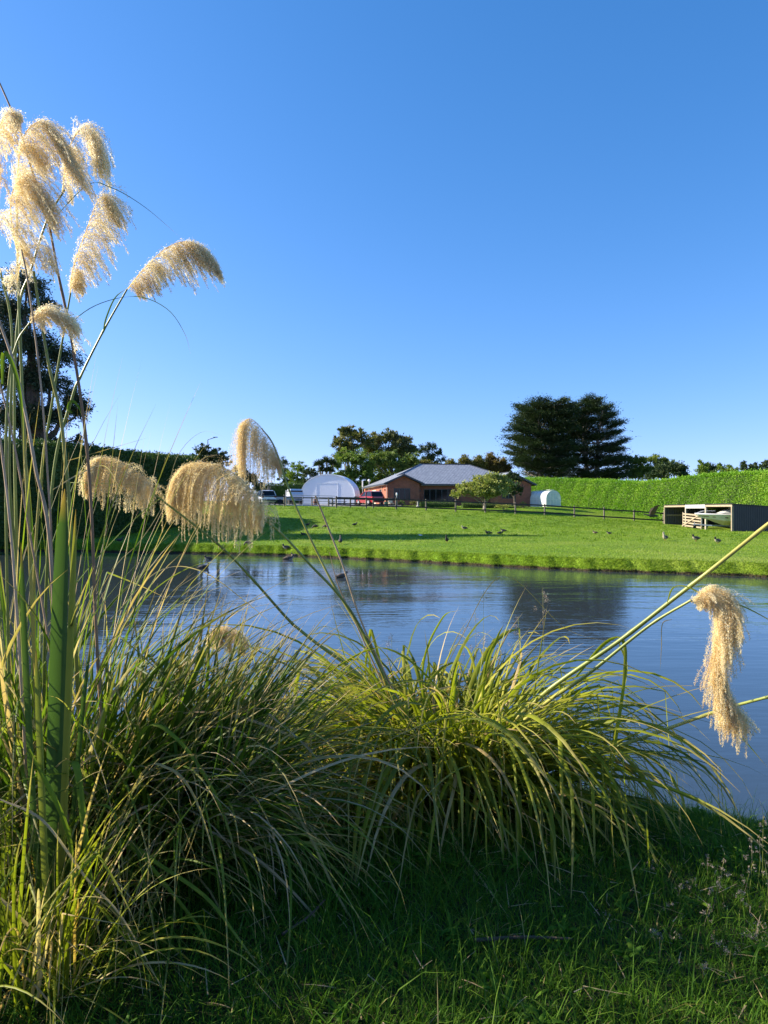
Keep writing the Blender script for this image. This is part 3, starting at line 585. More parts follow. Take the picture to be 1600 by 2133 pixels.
# ---------- left: broad-leaved flax standing in front
FC = (-1.16, 2.5)
flax = empty('flax_plant', (FC[0], FC[1], float(gz(*FC))), 'stiff upright flax with broad dark green sword leaves at the left', 'plant')
fl = []
for x0, y0, x1, y1, wd, d0, d1, tn in [
    (95, 1950, 135, 1018, .058, 2.5, 2.42, .15), (115, 1950, 158, 1060, .026, 2.5, 2.4, .95), (90, 1950, 44, 1130, .026, 2.5, 2.4, .5), (130, 1980, 190, 1330, .020, 2.5, 2.5, .4), (110, 2000, 75, 1350, .026, 2.3, 2.3, .9), (150, 2000, 120, 1200, .024, 2.6, 2.7, .1)]:
    mx_, my_ = (x0+x1)/2+U(-14, 14), (y0+y1)/2
    b0 = (100+(x0-90)*.5, y0)
    fl.append(ribbon(pixpath([b0, (b0[0]*.4+mx_*.6, y0*.6+my_*.4), (mx_*.5+x1*.5, my_*.5+y1*.5), (x1, y1)], (d0, d1)), wd, tn, fold=.35, roll=U(-.35, .35), prof=1))
put('leaves', fl, M['flax'], flax)

# ---------- left-centre: fine-leaved reedy clump leaning over the water
RC = (-1.02, 3.15)
reed = empty('pampas_grass_clump', (RC[0], RC[1], float(gz(*RC))), 'shaggy fine-leaved clump with tan arching blades between the flax and the middle clump', 'grass clump', 'pampas grass clumps on the near bank')
def fan(n, L, wd, p0, bend, azc, azs, dead, r=.3, ex=1.3, c=RC, lo=0., hi=.75):
    return clump_leaves(c[0], c[1], r, n, L, wd, p0, bend, azc, azs, tint=tints(n, dead, lo, hi), ex=ex, kinkf=.06)
put('leaves', [fan(80, (1.0, 1.45), (.003, .007), (R(58), R(84)), (.4, 1.3), R(20), .6, .35),
               fan(420, (.75, 1.3), (.012, .026), (R(52), R(84)), (.1, .8), R(20), .75, .06, r=.30, hi=.55),
               fan(260, (.5, 1.05), (.009, .019), (R(40), R(86)), (.3, 1.5), R(0), 1.1, .12, r=.42),
               fan(230, (.8, 1.5), (.005, .011), (R(25), R(60)), (.9, 2.0), R(5), .6, .3, ex=1.6),
               fan(170, (.8, 1.5), (.008, .015), (R(45), R(80)), (1.0, 2.6), R(-45), .7, .25, ex=1.6),
               fan(150, (.6, 1.2), (.004, .009), (R(35), R(85)), (.8, 2.5), R(-110), .8, .3)], M['reed'], reed)
rl = []
for pth, dp, wd, tn in [
    ([(160, 1960), (240, 1700), (300, 1520), (370, 1540), (440, 1640), (480, 1740), (500, 1840)], (2.8, 2.6), .011, .62),
    ([(100, 2000), (180, 1880), (290, 1620), (350, 1600), (400, 1650), (440, 1760), (470, 1880)], (2.6, 2.4), .008, .85),
    ([(200, 1800), (250, 1750), (330, 1800), (430, 1870), (500, 1960), (600, 2100)], (2.6, 2.3), .010, .6),
    ([(220, 1760), (280, 1770), (350, 1850), (420, 1940), (440, 1990)], (2.6, 2.4), .010, .6),
    ([(150, 1720), (190, 1680), (240, 1700), (262, 1870)], (2.5, 2.4), .008, .5),
    ([(140, 1590), (160, 1600), (175, 1720), (190, 1850), (210, 1970)], (2.5, 2.3), .018, .55),
    ([(190, 1850), (240, 1900), (300, 2000), (340, 2060), (380, 2180)], (2.5, 2.3), .009, .8),
    ([(330, 1750), (450, 1700), (560, 1720), (680, 1800), (760, 1860)], (3.0, 2.8), .007, .5),
    ([(300, 1560), (420, 1550), (520, 1640), (640, 1740), (760, 1900)], (3.1, 2.8), .008, .7),
    ([(250, 1650), (400, 1460), (500, 1440), (600, 1520), (720, 1660)], (3.1, 3.0), .009, .6),
    ([(200, 1650), (350, 1500), (480, 1490), (620, 1540), (660, 1580)], (3.1, 3.0), .010, .9),
    ([(500, 1600), (620, 1700), (700, 1860), (770, 1980), (810, 2080), (860, 2180)], (2.9, 2.4), .007, .85),
    ([(380, 1700), (550, 1800), (700, 1960), (740, 2010)], (2.8, 2.5), .007, .9),
    ([(100, 2150), (200, 2000), (330, 1850), (430, 1680), (520, 1600)], (2.4, 2.8), .007, .8),
    ([(0, 1870), (50, 1920), (100, 1960)], (2.2, 2.2), .010, .92),
    ([(0, 1665), (90, 1710), (180, 1830), (260, 1920), (380, 2140)], (2.3, 2.2), .006, .95),
    ([(60, 1560), (130, 1700), (150, 1790), (145, 1900)], (2.3, 2.3), .012, .6),
    ([(170, 1990), (260, 1940), (340, 1960), (420, 2030), (520, 2180)], (2.5, 2.3), .007, .75),
    ([(330, 1560), (400, 1600), (450, 1720), (490, 1860)], (2.9, 2.8), .006, .7),
    ([(520, 1850), (600, 1750), (680, 1650), (760, 1620), (800, 1600)], (3.2, 3.4), .010, .4),
    ([(540, 1950), (580, 1800), (650, 1650), (740, 1560), (850, 1550), (900, 1590)], (3.3, 3.6), .020, .45),
    ([(0, 2000), (70, 2050), (150, 2150)], (2.2, 2.1), .005, .9),
]: rl.append(ribbon(pixpath(pth, dp), wd*1.35, tn, roll=U(-.5, .5)))
put('leaves', rl, M['reed'], reed)

CC = (-1.22, 2.28)
corner = empty('pampas_grass_clump', (CC[0], CC[1], float(gz(*CC))), 'short bright backlit clump filling the lower left corner below the flax', 'grass clump', 'pampas grass clumps on the near bank')
put('leaves', [clump_leaves(*CC, .28, 180, (.4, .85), (.006, .013), (R(66), R(89)), (.1, .9), tint=tints(180, .15, .05, .62)),
               clump_leaves(*CC, .32, 160, (.4, .8), (.004, .009), (R(40), R(80)), (.6, 2.2), tint=tints(160, .4))], M['toetoe'], corner)
# ---------- low rushes filling between the clumps, along the water
BC = (-.75, 4.9)
B2 = (-.50, 4.2)
mid2 = empty('pampas_grass_clump', (B2[0], B2[1], float(gz(*B2))), 'lower spreading clump of green and tan blades joining the middle clump on its left', 'grass clump', 'pampas grass clumps on the near bank')
put('leaves', [clump_leaves(*B2, .45, 330, (.75, 1.4), (.010, .022), (R(42), R(82)), (1.3, 2.8), tint=tints(330, .2, .1, .7)),
               clump_leaves(*B2, .45, 180, (.8, 1.5), (.006, .011), (R(15), R(50)), (.8, 2.0), tint=tints(180, .4))], M['toetoe'], mid2)
rush = empty('rush_clump', (BC[0], BC[1], float(gz(*BC))), 'low tangled rushes at the water between the shaggy clump and the middle clump', 'grass clump')
put('leaves', [fan(300, (.5, 1.05), (.004, .010), (R(35), R(85)), (.8, 2.4), R(60), 1.6, .25, r=.5, c=BC),
               fan(260, (.7, 1.5), (.004, .009), (R(15), R(55)), (.8, 1.8), R(-40), 1.2, .35, r=.5, c=BC)], M['reed'], rush)
# ---------- bank grass
def grass_patch(name, n, xr, yr, Lr, wr, mat, label, cat=None, dens=None, near=True, S=3):
    x = U(*xr, n); y = U(*yr, n)
    if dens is not None:
        k = U(0, 1, n) < dens(x, y); x, y = x[k], y[k]
    z = gz(x, y); n = len(x)
    pat = .55+.45*wob(x, y, 1.1 if near else .45)
    L_ = U(*Lr, n)*(.65+.5*pat)
    V = blades(np.stack([x, y, z-.01], 1), U(-math.pi, math.pi, n), U(R(45), R(88), n), L_, U(.3, 1.9, n), U(*wr, n), S=S, flat=True, fold=0,
               tint=np.clip(U(0, .9, n)*.7+.3*pat+(U(0, 1, n) > .96)*.5, 0, 1), clamp=False, prof=1)
    o = npmesh(name, V[0], V[1], mat, None, {'tint': V[2], 'along': V[3]}, False); meta(o, label, cat, None, 'stuff'); return o
ok = lambda x, y: np.where(y < Ynear(x)-.02, 1., 0.)*np.where(np.abs(x) < .56*y+.5, 1., .25)
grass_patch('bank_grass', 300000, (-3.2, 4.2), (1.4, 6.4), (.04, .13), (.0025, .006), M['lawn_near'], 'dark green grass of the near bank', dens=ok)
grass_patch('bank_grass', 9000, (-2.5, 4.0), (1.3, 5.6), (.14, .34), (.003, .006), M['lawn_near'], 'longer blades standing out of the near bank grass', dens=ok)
okf = lambda x, y: np.where(y > Yfar(x)+.02, 1., 0.)*np.where((x > -.60*y) & (x < .60*y), 1., 0)*np.where((x > 25.9) & (y > 53) & (y < 68), 0, 1)
n = 1900; x = U(-3.0, 3.8, n); y = U(1.4, 5.4, n); k = (y < Ynear(x)-.1); x, y = x[k], y[k]; n = len(x)
V = blades(np.stack([x, y, gz(x, y)+U(.005, .06, n)], 1), U(-math.pi, math.pi, n), U(R(-8), R(18), n), U(.04, .16, n), U(-.2, .5, n), U(.002, .006, n), S=3, flat=True, tint=U(.86, 1., n), clamp=True, prof=1)
o = npmesh('straw_litter', V[0], V[1], M['reed'], None, {'tint': V[2], 'along': V[3]}); meta(o, 'dead straw lying in the near bank grass', None, None, 'stuff')
n0 = 150; wx = U(-2.5, 3.6, n0); wy = U(1.5, 5.0, n0); k = wy < Ynear(wx)-.2; wx = np.repeat(wx[k], 9); wy = np.repeat(wy[k], 9); n = len(wx)      # broad leaved weeds
V = blades(np.stack([wx+rng.normal(size=n)*.02, wy+rng.normal(size=n)*.02, gz(wx, wy)+.03], 1), U(-math.pi, math.pi, n), U(R(15), R(60), n), U(.035, .08, n), U(.3, 1.2, n), U(.010, .022, n), S=5, tint=U(.2, .8, n), clamp=True)
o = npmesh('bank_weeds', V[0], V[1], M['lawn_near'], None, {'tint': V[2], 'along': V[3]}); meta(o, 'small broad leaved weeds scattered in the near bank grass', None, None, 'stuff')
grass_patch('paddock_grass', 150000, (-24, 31), (23, 46), (.05, .12), (.010, .022), M['lawn'], 'short sunlit grass of the paddock beyond the pond', dens=okf, near=False, S=2)
grass_patch('paddock_grass', 150000, (-30, 42), (45, 84), (.07, .17), (.016, .034), M['lawn'], 'rough grass of the slope below the fence', dens=lambda x, y: okf(x, y)*np.where((y > 79) & (x < 2), 0, 1), near=False, S=2)
n0 = 4200; cx = U(-26, 32, n0); cy = U(38, 71, n0); kk = (cx > -.6*cy) & (cx < .57*cy) & (U(0, 1, n0) < .25+.75*sstep(56, 62, cy)); cx, cy = np.repeat(cx[kk], 16), np.repeat(cy[kk], 16)
n = len(cx); cx = cx+rng.normal(size=n)*.13; cy = cy+rng.normal(size=n)*.05; kk = okf(cx, cy) > 0; cx, cy = cx[kk], cy[kk]; n = len(cx)
V = blades(np.stack([cx, cy, gz(cx, cy)-.01], 1), U(-math.pi, math.pi, n), U(R(40), R(85), n), U(.12, .26, n), U(.5, 1.8, n), U(.02, .04, n), S=2, flat=True, tint=U(0, .55, n), clamp=False, prof=1)
o = npmesh('paddock_tufts', V[0], V[1], M['lawn'], None, {'tint': V[2], 'along': V[3]}); meta(o, 'darker rough tufts dotted over the paddock slope', None, None, 'stuff')
# tufts along the lip of the far bank
n = 46000; x = U(-26, 18, n); y = Yfar(x)+U(-.03, .75, n)
V = blades(np.stack([x, y, gz(x, y)-.01], 1), rng.normal(-math.pi/2, 1., n), U(R(5), R(75), n), U(.07, .19, n), U(.6, 2.2, n), U(.010, .02, n), S=3, flat=True, tint=np.clip(U(.3, 1., n), 0, .93), clamp=False, prof=1)
V[0][:, 2] = np.maximum(V[0][:, 2], .01)
o = npmesh('bank_tufts', V[0], V[1], M['lawn'], None, {'tint': V[2], 'along': V[3]}); meta(o, 'shaggy yellow green tufts hanging over the far pond edge', None, None, 'stuff')

# ================================================================== far side: trees
def leafcards(c, d, nrm, Lf, Wf):
    d = d/np.linalg.norm(d, axis=1, keepdims=True); s = np.cross(d, nrm); s /= np.linalg.norm(s, axis=1, keepdims=True)+1e-9
    Lf = np.asarray(Lf)[:, None]; Wf = np.asarray(Wf)[:, None]
    V = np.stack([c-d*Lf/2, c+s*Wf/2, c+d*Lf/2, c-s*Wf/2], 1).reshape(-1, 3); b = np.arange(len(c))*4
    return V, np.stack([b, b+1, b+2, b+3], 1)
def unit(n): v = rng.normal(size=(n, 3)); return v/np.linalg.norm(v, axis=1, keepdims=True)
def crown_lobes(lobes, density, size, up=.25, out=.8, ratio=.45, clump=.22, shell=.62, nclump=26):
    """lobes: (centre, (rx, ry, rz)). Leaf clumps scattered over each lobe's volume, mostly near its skin."""
    Cs, Ds, Ts = [], [], []
    for c, r in lobes:
        c = np.array(c); r = np.array(r); area = (r[0]*r[2]+r[0]*r[1]+r[1]*r[2])/3*4*math.pi
        n = int(area*density*1.3); nc = max(14, int(nclump*1.8*(area/40)**.6)); shell = shell*.75
        u = unit(nc); u[:, 2] = np.where(u[:, 2] < -.55, -u[:, 2]*.5, u[:, 2]); q = U(shell, 1.0, nc)[:, None]
        cc = c+u*q*r; cr = clump*r.mean()*U(.6, 1.4, nc)
        k = rng.integers(0, nc, n); g = rng.normal(size=(n, 3))*.55; p = cc[k]+g*cr[k][:, None]*np.array([1, 1, .8])
        dd = u[k]*out+g*.6+rng.normal(size=(n, 3))*.5; dd[:, 2] += up
        Cs.append(p); Ds.append(dd); ct = U(0, 1, nc); Ts.append(np.clip(ct[k]*.7+U(0, .4, n), 0, 1))
    c = np.concatenate(Cs); d = np.concatenate(Ds); t = np.concatenate(Ts); n = len(c)
    V, Fc = leafcards(c, d, rng.normal(size=(n, 3)), size*U(.6, 1.4, n), size*ratio*U(.7, 1.3, n))
    return V, Fc, np.repeat(t, 4), np.repeat(U(0, 1, n), 4)
def limb(mb, a, b, r0, r1, wig=.12, n=7):
    a = Vector(a); b = Vector(b); L_ = (b-a).length; pts = []
    for i in range(n+1):
        t = i/n; p = a.lerp(b, t)+Vector((0, 0, math.sin(t*math.pi)*L_*.06))
        if 0 < i < n: p += Vector(rng.normal(size=3)*wig*L_*.12)
        pts.append(p)
    mb.tube(pts, [r0+(r1-r0)*i/n for i in range(n+1)], 6)
    return pts
def tree(name, Y, px, lobes, label, mat, size=.4, density=14, bark='bark', trunk=.3, cat='tree', group=None, dr=1.0, dy=None, limbs=True, base_px=None, **kw):
    X = (px-800)*Y/F; z0 = float(gz(X, Y)); s = Y/F
    e = empty(name, (X, Y, z0), label, cat, group)
    Ls = []
    for L_ in lobes:
        lx, ly, rx, ry = L_[:4]; off = L_[4] if len(L_) > 4 else U(-.5, .5)*rx*s*.6
        c = W(lx, ly, Y); Ls.append(((c.x, c.y+off, c.z), (rx*s, (rx+ry)/2*s*dr, ry*s)))
    V, Fc, t, a = crown_lobes(Ls, density, size, **kw)
    V[:, 2] = np.maximum(V[:, 2], z0+.02)
    npmesh('crown', V-np.array([[X, Y, z0]]), Fc, M[mat], e, {'tint': t, 'along': a})
    mb = MB(Matrix.Translation((-X, -Y, -z0)))
    tops = sorted(Ls, key=lambda q: -q[0][2]); top = Vector(tops[0][0]); b = Vector((X, Y, z0-.2))
    mid_ = b.lerp(Vector((X+(top.x-X)*.3, Y, top.z)), .35)
    limb(mb, b, mid_, trunk, trunk*.75, .06); limb(mb, mid_, top, trunk*.75, trunk*.15)
    if limbs:
        for c, r in Ls:
            q = b.lerp(mid_, U(.5, 1)); limb(mb, q, c, trunk*.45, trunk*.1)
            for k in range(3): limb(mb, Vector(c), Vector(c)+Vector(unit(1)[0])*float(np.mean(r))*.9, trunk*.14, trunk*.04, n=4)
    mb.build('trunk', M[bark], e)
    return e
# two big macrocarpas: tiers of flat, upswept foliage on long limbs
def macrocarpa(px, Y, prof, label, dead=0, z_lo=.06, n_br=84, seed_up=.25, dens=1.0):
    X = (px-800)*Y/F; z0 = float(gz(X, Y)); s = Y/F
    e = empty('macrocarpa_tree', (X, Y, z0), label, 'tree', 'two big macrocarpas behind the hedge')
    mb = MB(); hs = np.array([p[0] for p in prof]); top = W(px, hs.min(), Y).z-z0
    def half(h):   # half width left / right at height h (metres above base)
        py = 1061-(h+z0-EYE)/s; return np.interp(py, hs, [p[1] for p in prof])*s*.88, np.interp(py, hs, [p[2] for p in prof])*s*.88
    nst = 4; stems = []
    for k in range(nst):
        a = k*2*math.pi/nst+.5; r = top*.10; tip = Vector((math.cos(a)*r*1.2, math.sin(a)*r, top*U(.80, .97)))
        pts = limb(mb, (math.cos(a)*.4, math.sin(a)*.4, -.2), tip, .42, .06, .1, 9); stems.append(pts)
    Cs, Ds, Ns, Ts = [], [], [], []
    for i in range(n_br):
        h = top*(z_lo+(1-z_lo)*(i+.5)/n_br); az = i*2.399+U(-.3, .3); lw, rw = half(h)
        ww = rw if math.cos(az) > 0 else lw; L_ = (abs(math.cos(az))*ww+abs(math.sin(az))*(lw+rw)/2*.85)*U(.75, 1.08)+.3
        st = stems[i % nst]; o = min(st, key=lambda p: abs(p.z-h*.86)); o = Vector(o)
        tip = Vector((math.cos(az)*L_, math.sin(az)*L_, min(h+L_*.10, top)))
        pts = limb(mb, o, tip, .11, .025, .2, 6)
        m = int((6+L_*3.0)*dens); kk = max(2, m)
        for j in range(kk):
            t = U(.35, 1.02)**.8; q = np.array(o.lerp(tip, t))+np.array([0, 0, .25+math.sin(t*3.14)*L_*.06])
            side = np.array([-math.sin(az), math.cos(az), 0])*rng.normal()*L_*.20
            c0 = q+side; n = int(90*dens); rr = .5+.5*U(0, 1)
            g = rng.normal(size=(n, 3))*np.array([.72, .72, .27])*rr
            c = c0+g; outv = np.array([math.cos(az), math.sin(az), .0])
            g2 = g.copy(); g2[:, 2] += .18*(g@outv)
            dd = outv*.9+g*.5+rng.normal(size=(n, 3))*.25; dd[:, 2] += seed_up
            Cs.append(c0+g2); Ds.append(dd); Ns.append(np.tile([[0, 0, 1.]], (n, 1))+rng.normal(size=(n, 3))*.5); Ts.append(np.clip(U(0, 1)*.6+U(0, .4, n), 0, 1))
    c = np.concatenate(Cs); d = np.concatenate(Ds); nn = np.concatenate(Ns); t = np.concatenate(Ts); n = len(c)
    V, Fc = leafcards(c, d, nn, .28*U(.6, 1.4, n), .13*U(.7, 1.3, n)); V[:, 2] = np.maximum(V[:, 2], .05)
    npmesh('crown', V, Fc, M['t_maro'], e, {'tint': np.repeat(t, 4), 'along': np.repeat(t, 4)})
    for i in range(dead):                              # bare lower branches
        h = top*U(.04, .42); az = U(0, 6.28); L_ = U(2, 5.5); a = Vector((U(-.8, .8), U(-.8, .8), h*.8)); b = a+Vector((math.cos(az)*L_, math.sin(az)*L_, U(-.5, 2.2)))
        p = limb(mb, a, b, .09, .02, .35, 6)
        for k in range(3): q = p[rng.integers(2, 6)]; limb(mb, q, q+Vector((U(-1.3, 1.3), U(-1.3, 1.3), U(-.2, 1.2))), .035, .01, .3, 4)
    mb.build('trunk', M['barkp'], e)
macrocarpa(1135, 118, [(838, 26, 34), (850, 46, 52), (880, 64, 48), (910, 80, 46), (945, 76, 50), (960, 64, 55), (985, 45, 50), (1010, 20, 20)], 'wide macrocarpa with bare lower branches showing, the left one of the big pair', dead=60, z_lo=.30)
macrocarpa(1232, 122, [(829, 6, 8), (840, 16, 22), (850, 30, 38), (870, 40, 45), (900, 46, 62), (915, 50, 72), (940, 50, 60), (950, 45, 72), (975, 50, 82), (1010, 50, 82)], 'dense dark macrocarpa with foliage to the ground, the right one of the big pair', z_lo=.05)

# trees behind the shelter and the house
TB = 'trees behind the brick house'
tree('gum_tree', 128, 728, [(722, 903, 22, 20), (705, 925, 16, 20), (745, 912, 24, 22), (728, 935, 26, 26), (764, 925, 18, 20), (712, 950, 20, 20)], 'tall grey green gum rising highest behind the shelter', 't_gum', .42, 34, 'barkp', .4, group=TB, ratio=.42, up=-.1, clump=.2, shell=.4)
tree('gum_tree', 132, 800, [(786, 918, 24, 20), (812, 913, 24, 20), (838, 922, 22, 20), (775, 940, 26, 26), (825, 942, 34, 26), (856, 940, 16, 22), (800, 965, 34, 34), (850, 970, 24, 30)], 'broad dark gum with a yellowish top behind the house roof', 't_gum', .42, 36, 'barkp', .4, group=TB, ratio=.42, up=.1, clump=.2, shell=.4)
tree('willow_tree', 112, 735, [(700, 972, 16, 20), (722, 955, 22, 22), (748, 960, 22, 28), (706, 998, 20, 26), (735, 992, 24, 30), (765, 985, 22, 34), (755, 1015, 26, 22)], 'bright green drooping tree just right of the white shelter', 't_wil', .36, 46, 'bark', .3, group=TB, up=-.6, ratio=.4, clump=.2, nclump=34, shell=.4)
tree('willow_tree', 114, 830, [(785, 965, 22, 28), (808, 956, 22, 26), (835, 972, 24, 30), (860, 965, 18, 24), (796, 1000, 30, 30), (830, 1005, 30, 28), (862, 1000, 24, 30), (775, 1015, 22, 22)], 'dense green tree standing behind the left roof of the house', 't_gumg', .38, 42, 'bark', .3, group=TB, up=-.5, ratio=.4, clump=.2, nclump=34, shell=.4)
tree('pine_tree', 126, 902, [(884, 940, 12, 14), (900, 932, 12, 12), (912, 945, 12, 10), (922, 958, 9, 8), (895, 958, 18, 16), (908, 968, 14, 10), (880, 972, 16, 16)], 'dark open pine leaning right above the house ridge', 't_dark', .55, 24, 'bark', .3, group=TB, up=.6, ratio=.22, clump=.3)
tree('shelter_tree', 116, 880, [(868, 972, 14, 18), (885, 972, 16, 18), (905, 976, 16, 14), (920, 984, 14, 12)], 'small yellowish tree right behind the house ridge', 't_yel', .32, 44, 'bark', .2, group=TB, ratio=.4, clump=.3, nclump=34, shell=.4, up=.4)
for i, (x, y, rx, ry, lb, mt) in enumerate([(940, 970, 16, 14, 'olive shelter tree over the middle of the house ridge', 't_yel'), (970, 964, 17, 16, 'yellowish shelter tree over the right end of the ridge', 't_yel'), (998, 966, 18, 18, 'rounded yellow green shelter tree behind the garden tree', 't_yel'), (1024, 962, 17, 20, 'brownish shelter tree between the house and the macrocarpas', 't_rust'), (1048, 972, 16, 20, 'rusty coloured shelter tree touching the left macrocarpa', 't_rust')]):
    tree('shelter_tree', 120+i, x, [(x-4, y+2, rx*.8, ry), (x+7, y+5, rx*.8, ry*.9), (x, y-6, rx*.5, ry*.8), (x+3, y+18, rx*1.2, ry), (x-8, y+12, rx*.8, ry)], lb, mt, .32, 44, 'bark', .2, group=TB, ratio=.4, clump=.3, nclump=34, shell=.4, up=.4)
# left of the shelter
tree('conifer_tree', 118, 592, [(592, 968, 9, 18), (590, 990, 14, 20), (600, 1005, 16, 14)], 'slim pointed conifer left of the white shelter', 't_dark', .32, 42, 'bark', .2, group='trees behind the white shelter', ratio=.35, up=.5)
tree('conifer_tree', 116, 622, [(618, 975, 16, 16), (608, 992, 18, 16), (632, 985, 16, 16), (625, 1005, 26, 16)], 'bushy green conifer behind the left side of the shelter', 't_wil', .32, 40, 'bark', .25, group='trees behind the white shelter', ratio=.35, up=.5)
tree('conifer_tree', 112, 650, [(645, 985, 16, 14), (655, 998, 18, 14), (640, 1008, 20, 12)], 'dark shrubby conifer behind the crown of the shelter', 't_dark', .32, 42, 'bark', .2, group='trees behind the white shelter', ratio=.35, up=.4)
tree('gum_tree', 90, 560, [(555, 975, 9, 10), (568, 990, 9, 9), (548, 1000, 8, 12), (562, 1012, 12, 10)], 'thin half bare tree behind the white van', 't_euc', .22, 12, 'barkp', .1, group='trees behind the white shelter', ratio=.3, clump=.35)
tree('leafy_tree', 84, 520, [(505, 985, 20, 20), (520, 1000, 26, 22), (535, 1018, 18, 16), (490, 1010, 24, 28)], 'dark leafy tree beside the parked white car', 't_dark', .26, 56, 'bark', .25, group='trees behind the white shelter', ratio=.5)
def cabbage(px, Y, heads, label):
    X = (px-800)*Y/F; z0 = float(gz(X, Y)); e = empty('cabbage_tree', (X, Y, z0), label, 'tree', 'trees behind the white shelter'); mb = MB(Matrix.Translation((-X, -Y, -z0))); Ps = []
    for hx, hy, r in heads:
        c = W(hx, hy, Y); limb(mb, (X, Y, z0-.1), c, .28, .12, .1); n = 240; u = unit(n); u[:, 2] = np.abs(u[:, 2])*1.2-.35; rr = r*Y/F; q = U(.3, .75, n)[:, None]*rr
        V, Fc = leafcards(np.array(c)+u*q, u, rng.normal(size=(n, 3)), np.full(n, rr*.75), np.full(n, .10)); Ps.append((V, Fc, np.repeat(U(0, .8, n), 4), np.repeat(U(0, 1, n), 4)))
    V, Fc, t, a = join(Ps); npmesh('crown', V-np.array([[X, Y, z0]]), Fc, M['t_dark'], e, {'tint': t, 'along': a}); mb.build('trunk', M['barkp'], e)
cabbage(678, 108, [(664, 968, 15), (680, 962, 17), (694, 966, 14), (672, 980, 14), (688, 980, 14)], 'spiky cabbage tree above the top of the white shelter')
# dark round trees at the end of the left hedge
tree('round_tree', 82, 420, [(420, 945, 22, 20), (412, 965, 20, 18), (432, 960, 18, 20), (425, 985, 26, 20)], 'round dark tree under the lamp post, left of two', 't_dark', .24, 60, 'bark', .22, group='round trees at the end of the dark hedge', ratio=.55)
tree('round_tree', 82, 455, [(450, 948, 20, 18), (462, 962, 20, 22), (445, 970, 20, 20), (458, 990, 26, 20)], 'round dark tree right of the lamp post, right of two', 't_dark', .24, 60, 'bark', .22, group='round trees at the end of the dark hedge', ratio=.55)
# right: behind the bright hedge
tree('gum_tree', 125, 1325, [(1318, 966, 18, 20), (1337, 964, 20, 17), (1325, 988, 28, 22), (1345, 985, 20, 20)], 'dark gum touching the right macrocarpa', 't_gumg', .34, 44, 'bark', .25, group='trees behind the bright hedge', ratio=.4)
tree('gum_tree', 127, 1370, [(1355, 962, 22, 16), (1382, 964, 22, 15), (1400, 974, 20, 16), (1368, 985, 32, 20), (1340, 982, 20, 16)], 'pale topped gum in the middle of the trees behind the bright hedge', 't_gumg', .34, 44, 'bark', .25, group='trees behind the bright hedge', ratio=.4)
tree('round_tree', 105, 1400, [(1395, 982, 36, 18), (1415, 978, 22, 16), (1370, 992, 24, 14), (1425, 995, 18, 14)], 'dome shaped dark green tree rising behind the bright hedge', 't_dark', .3, 50, 'bark', .25, group='trees behind the bright hedge', ratio=.6)
for x, y, rx, ry, lb in [(1462, 975, 12, 16, 'pointed dark conifer just right of the dome shaped tree'), (1478, 978, 14, 14, 'bluish conifer second right of the dome shaped tree'), (1502, 980, 12, 14, 'green conifer over the low part of the hedge'), (1522, 982, 12, 12, 'small conifer over the boat shed'), (1552, 976, 14, 14, 'spiky conifer above the shed roof'), (1575, 978, 14, 14, 'spreading conifer near the right edge'), (1597, 974, 14, 14, 'conifer cut by the right edge of the photo')]:
    tree('conifer_tree', U(96, 104), x, [(x, y, rx*1.1, ry), (x-2, y-7, rx*.5, ry*.9), (x, y+12, rx*1.5, ry), (x+8, y+4, rx*.8, ry)], lb, 't_dark' if rx != 12 else 't_wil', .3, 46, 'bark', .18, group='trees behind the bright hedge', ratio=.3, up=.5)
# tall dark eucalyptus at left with its neighbours beyond the frame
tree('eucalyptus_tree', 50, 70, [(55, 600, 46, 42), (95, 650, 30, 45), (20, 660, 60, 60), (60, 720, 70, 55), (120, 745, 50, 42), (20, 790, 70, 60), (90, 800, 60, 50), (150, 835, 36, 40), (110, 870, 55, 40), (165, 860, 26, 28), (40, 880, 80, 50), (160, 915, 16, 16), (100, 930, 50, 30)], 'tall dark eucalyptus towering behind the pale plumes at the left edge', 't_euc', .22, 90, 'bark', .45, group='dark eucalyptus row at the left', ratio=.32, up=-.35, clump=.3, nclump=44, shell=.5)
tree('eucalyptus_tree', 47, -120, [(-120, 640, 80, 80), (-60, 740, 80, 90), (-180, 740, 80, 90), (-120, 850, 110, 90), (-40, 880, 60, 60)], 'second dark eucalyptus, cut by the left edge of the photo', 't_euc', .3, 34, 'bark', .45, group='dark eucalyptus row at the left', ratio=.35, up=-.35)

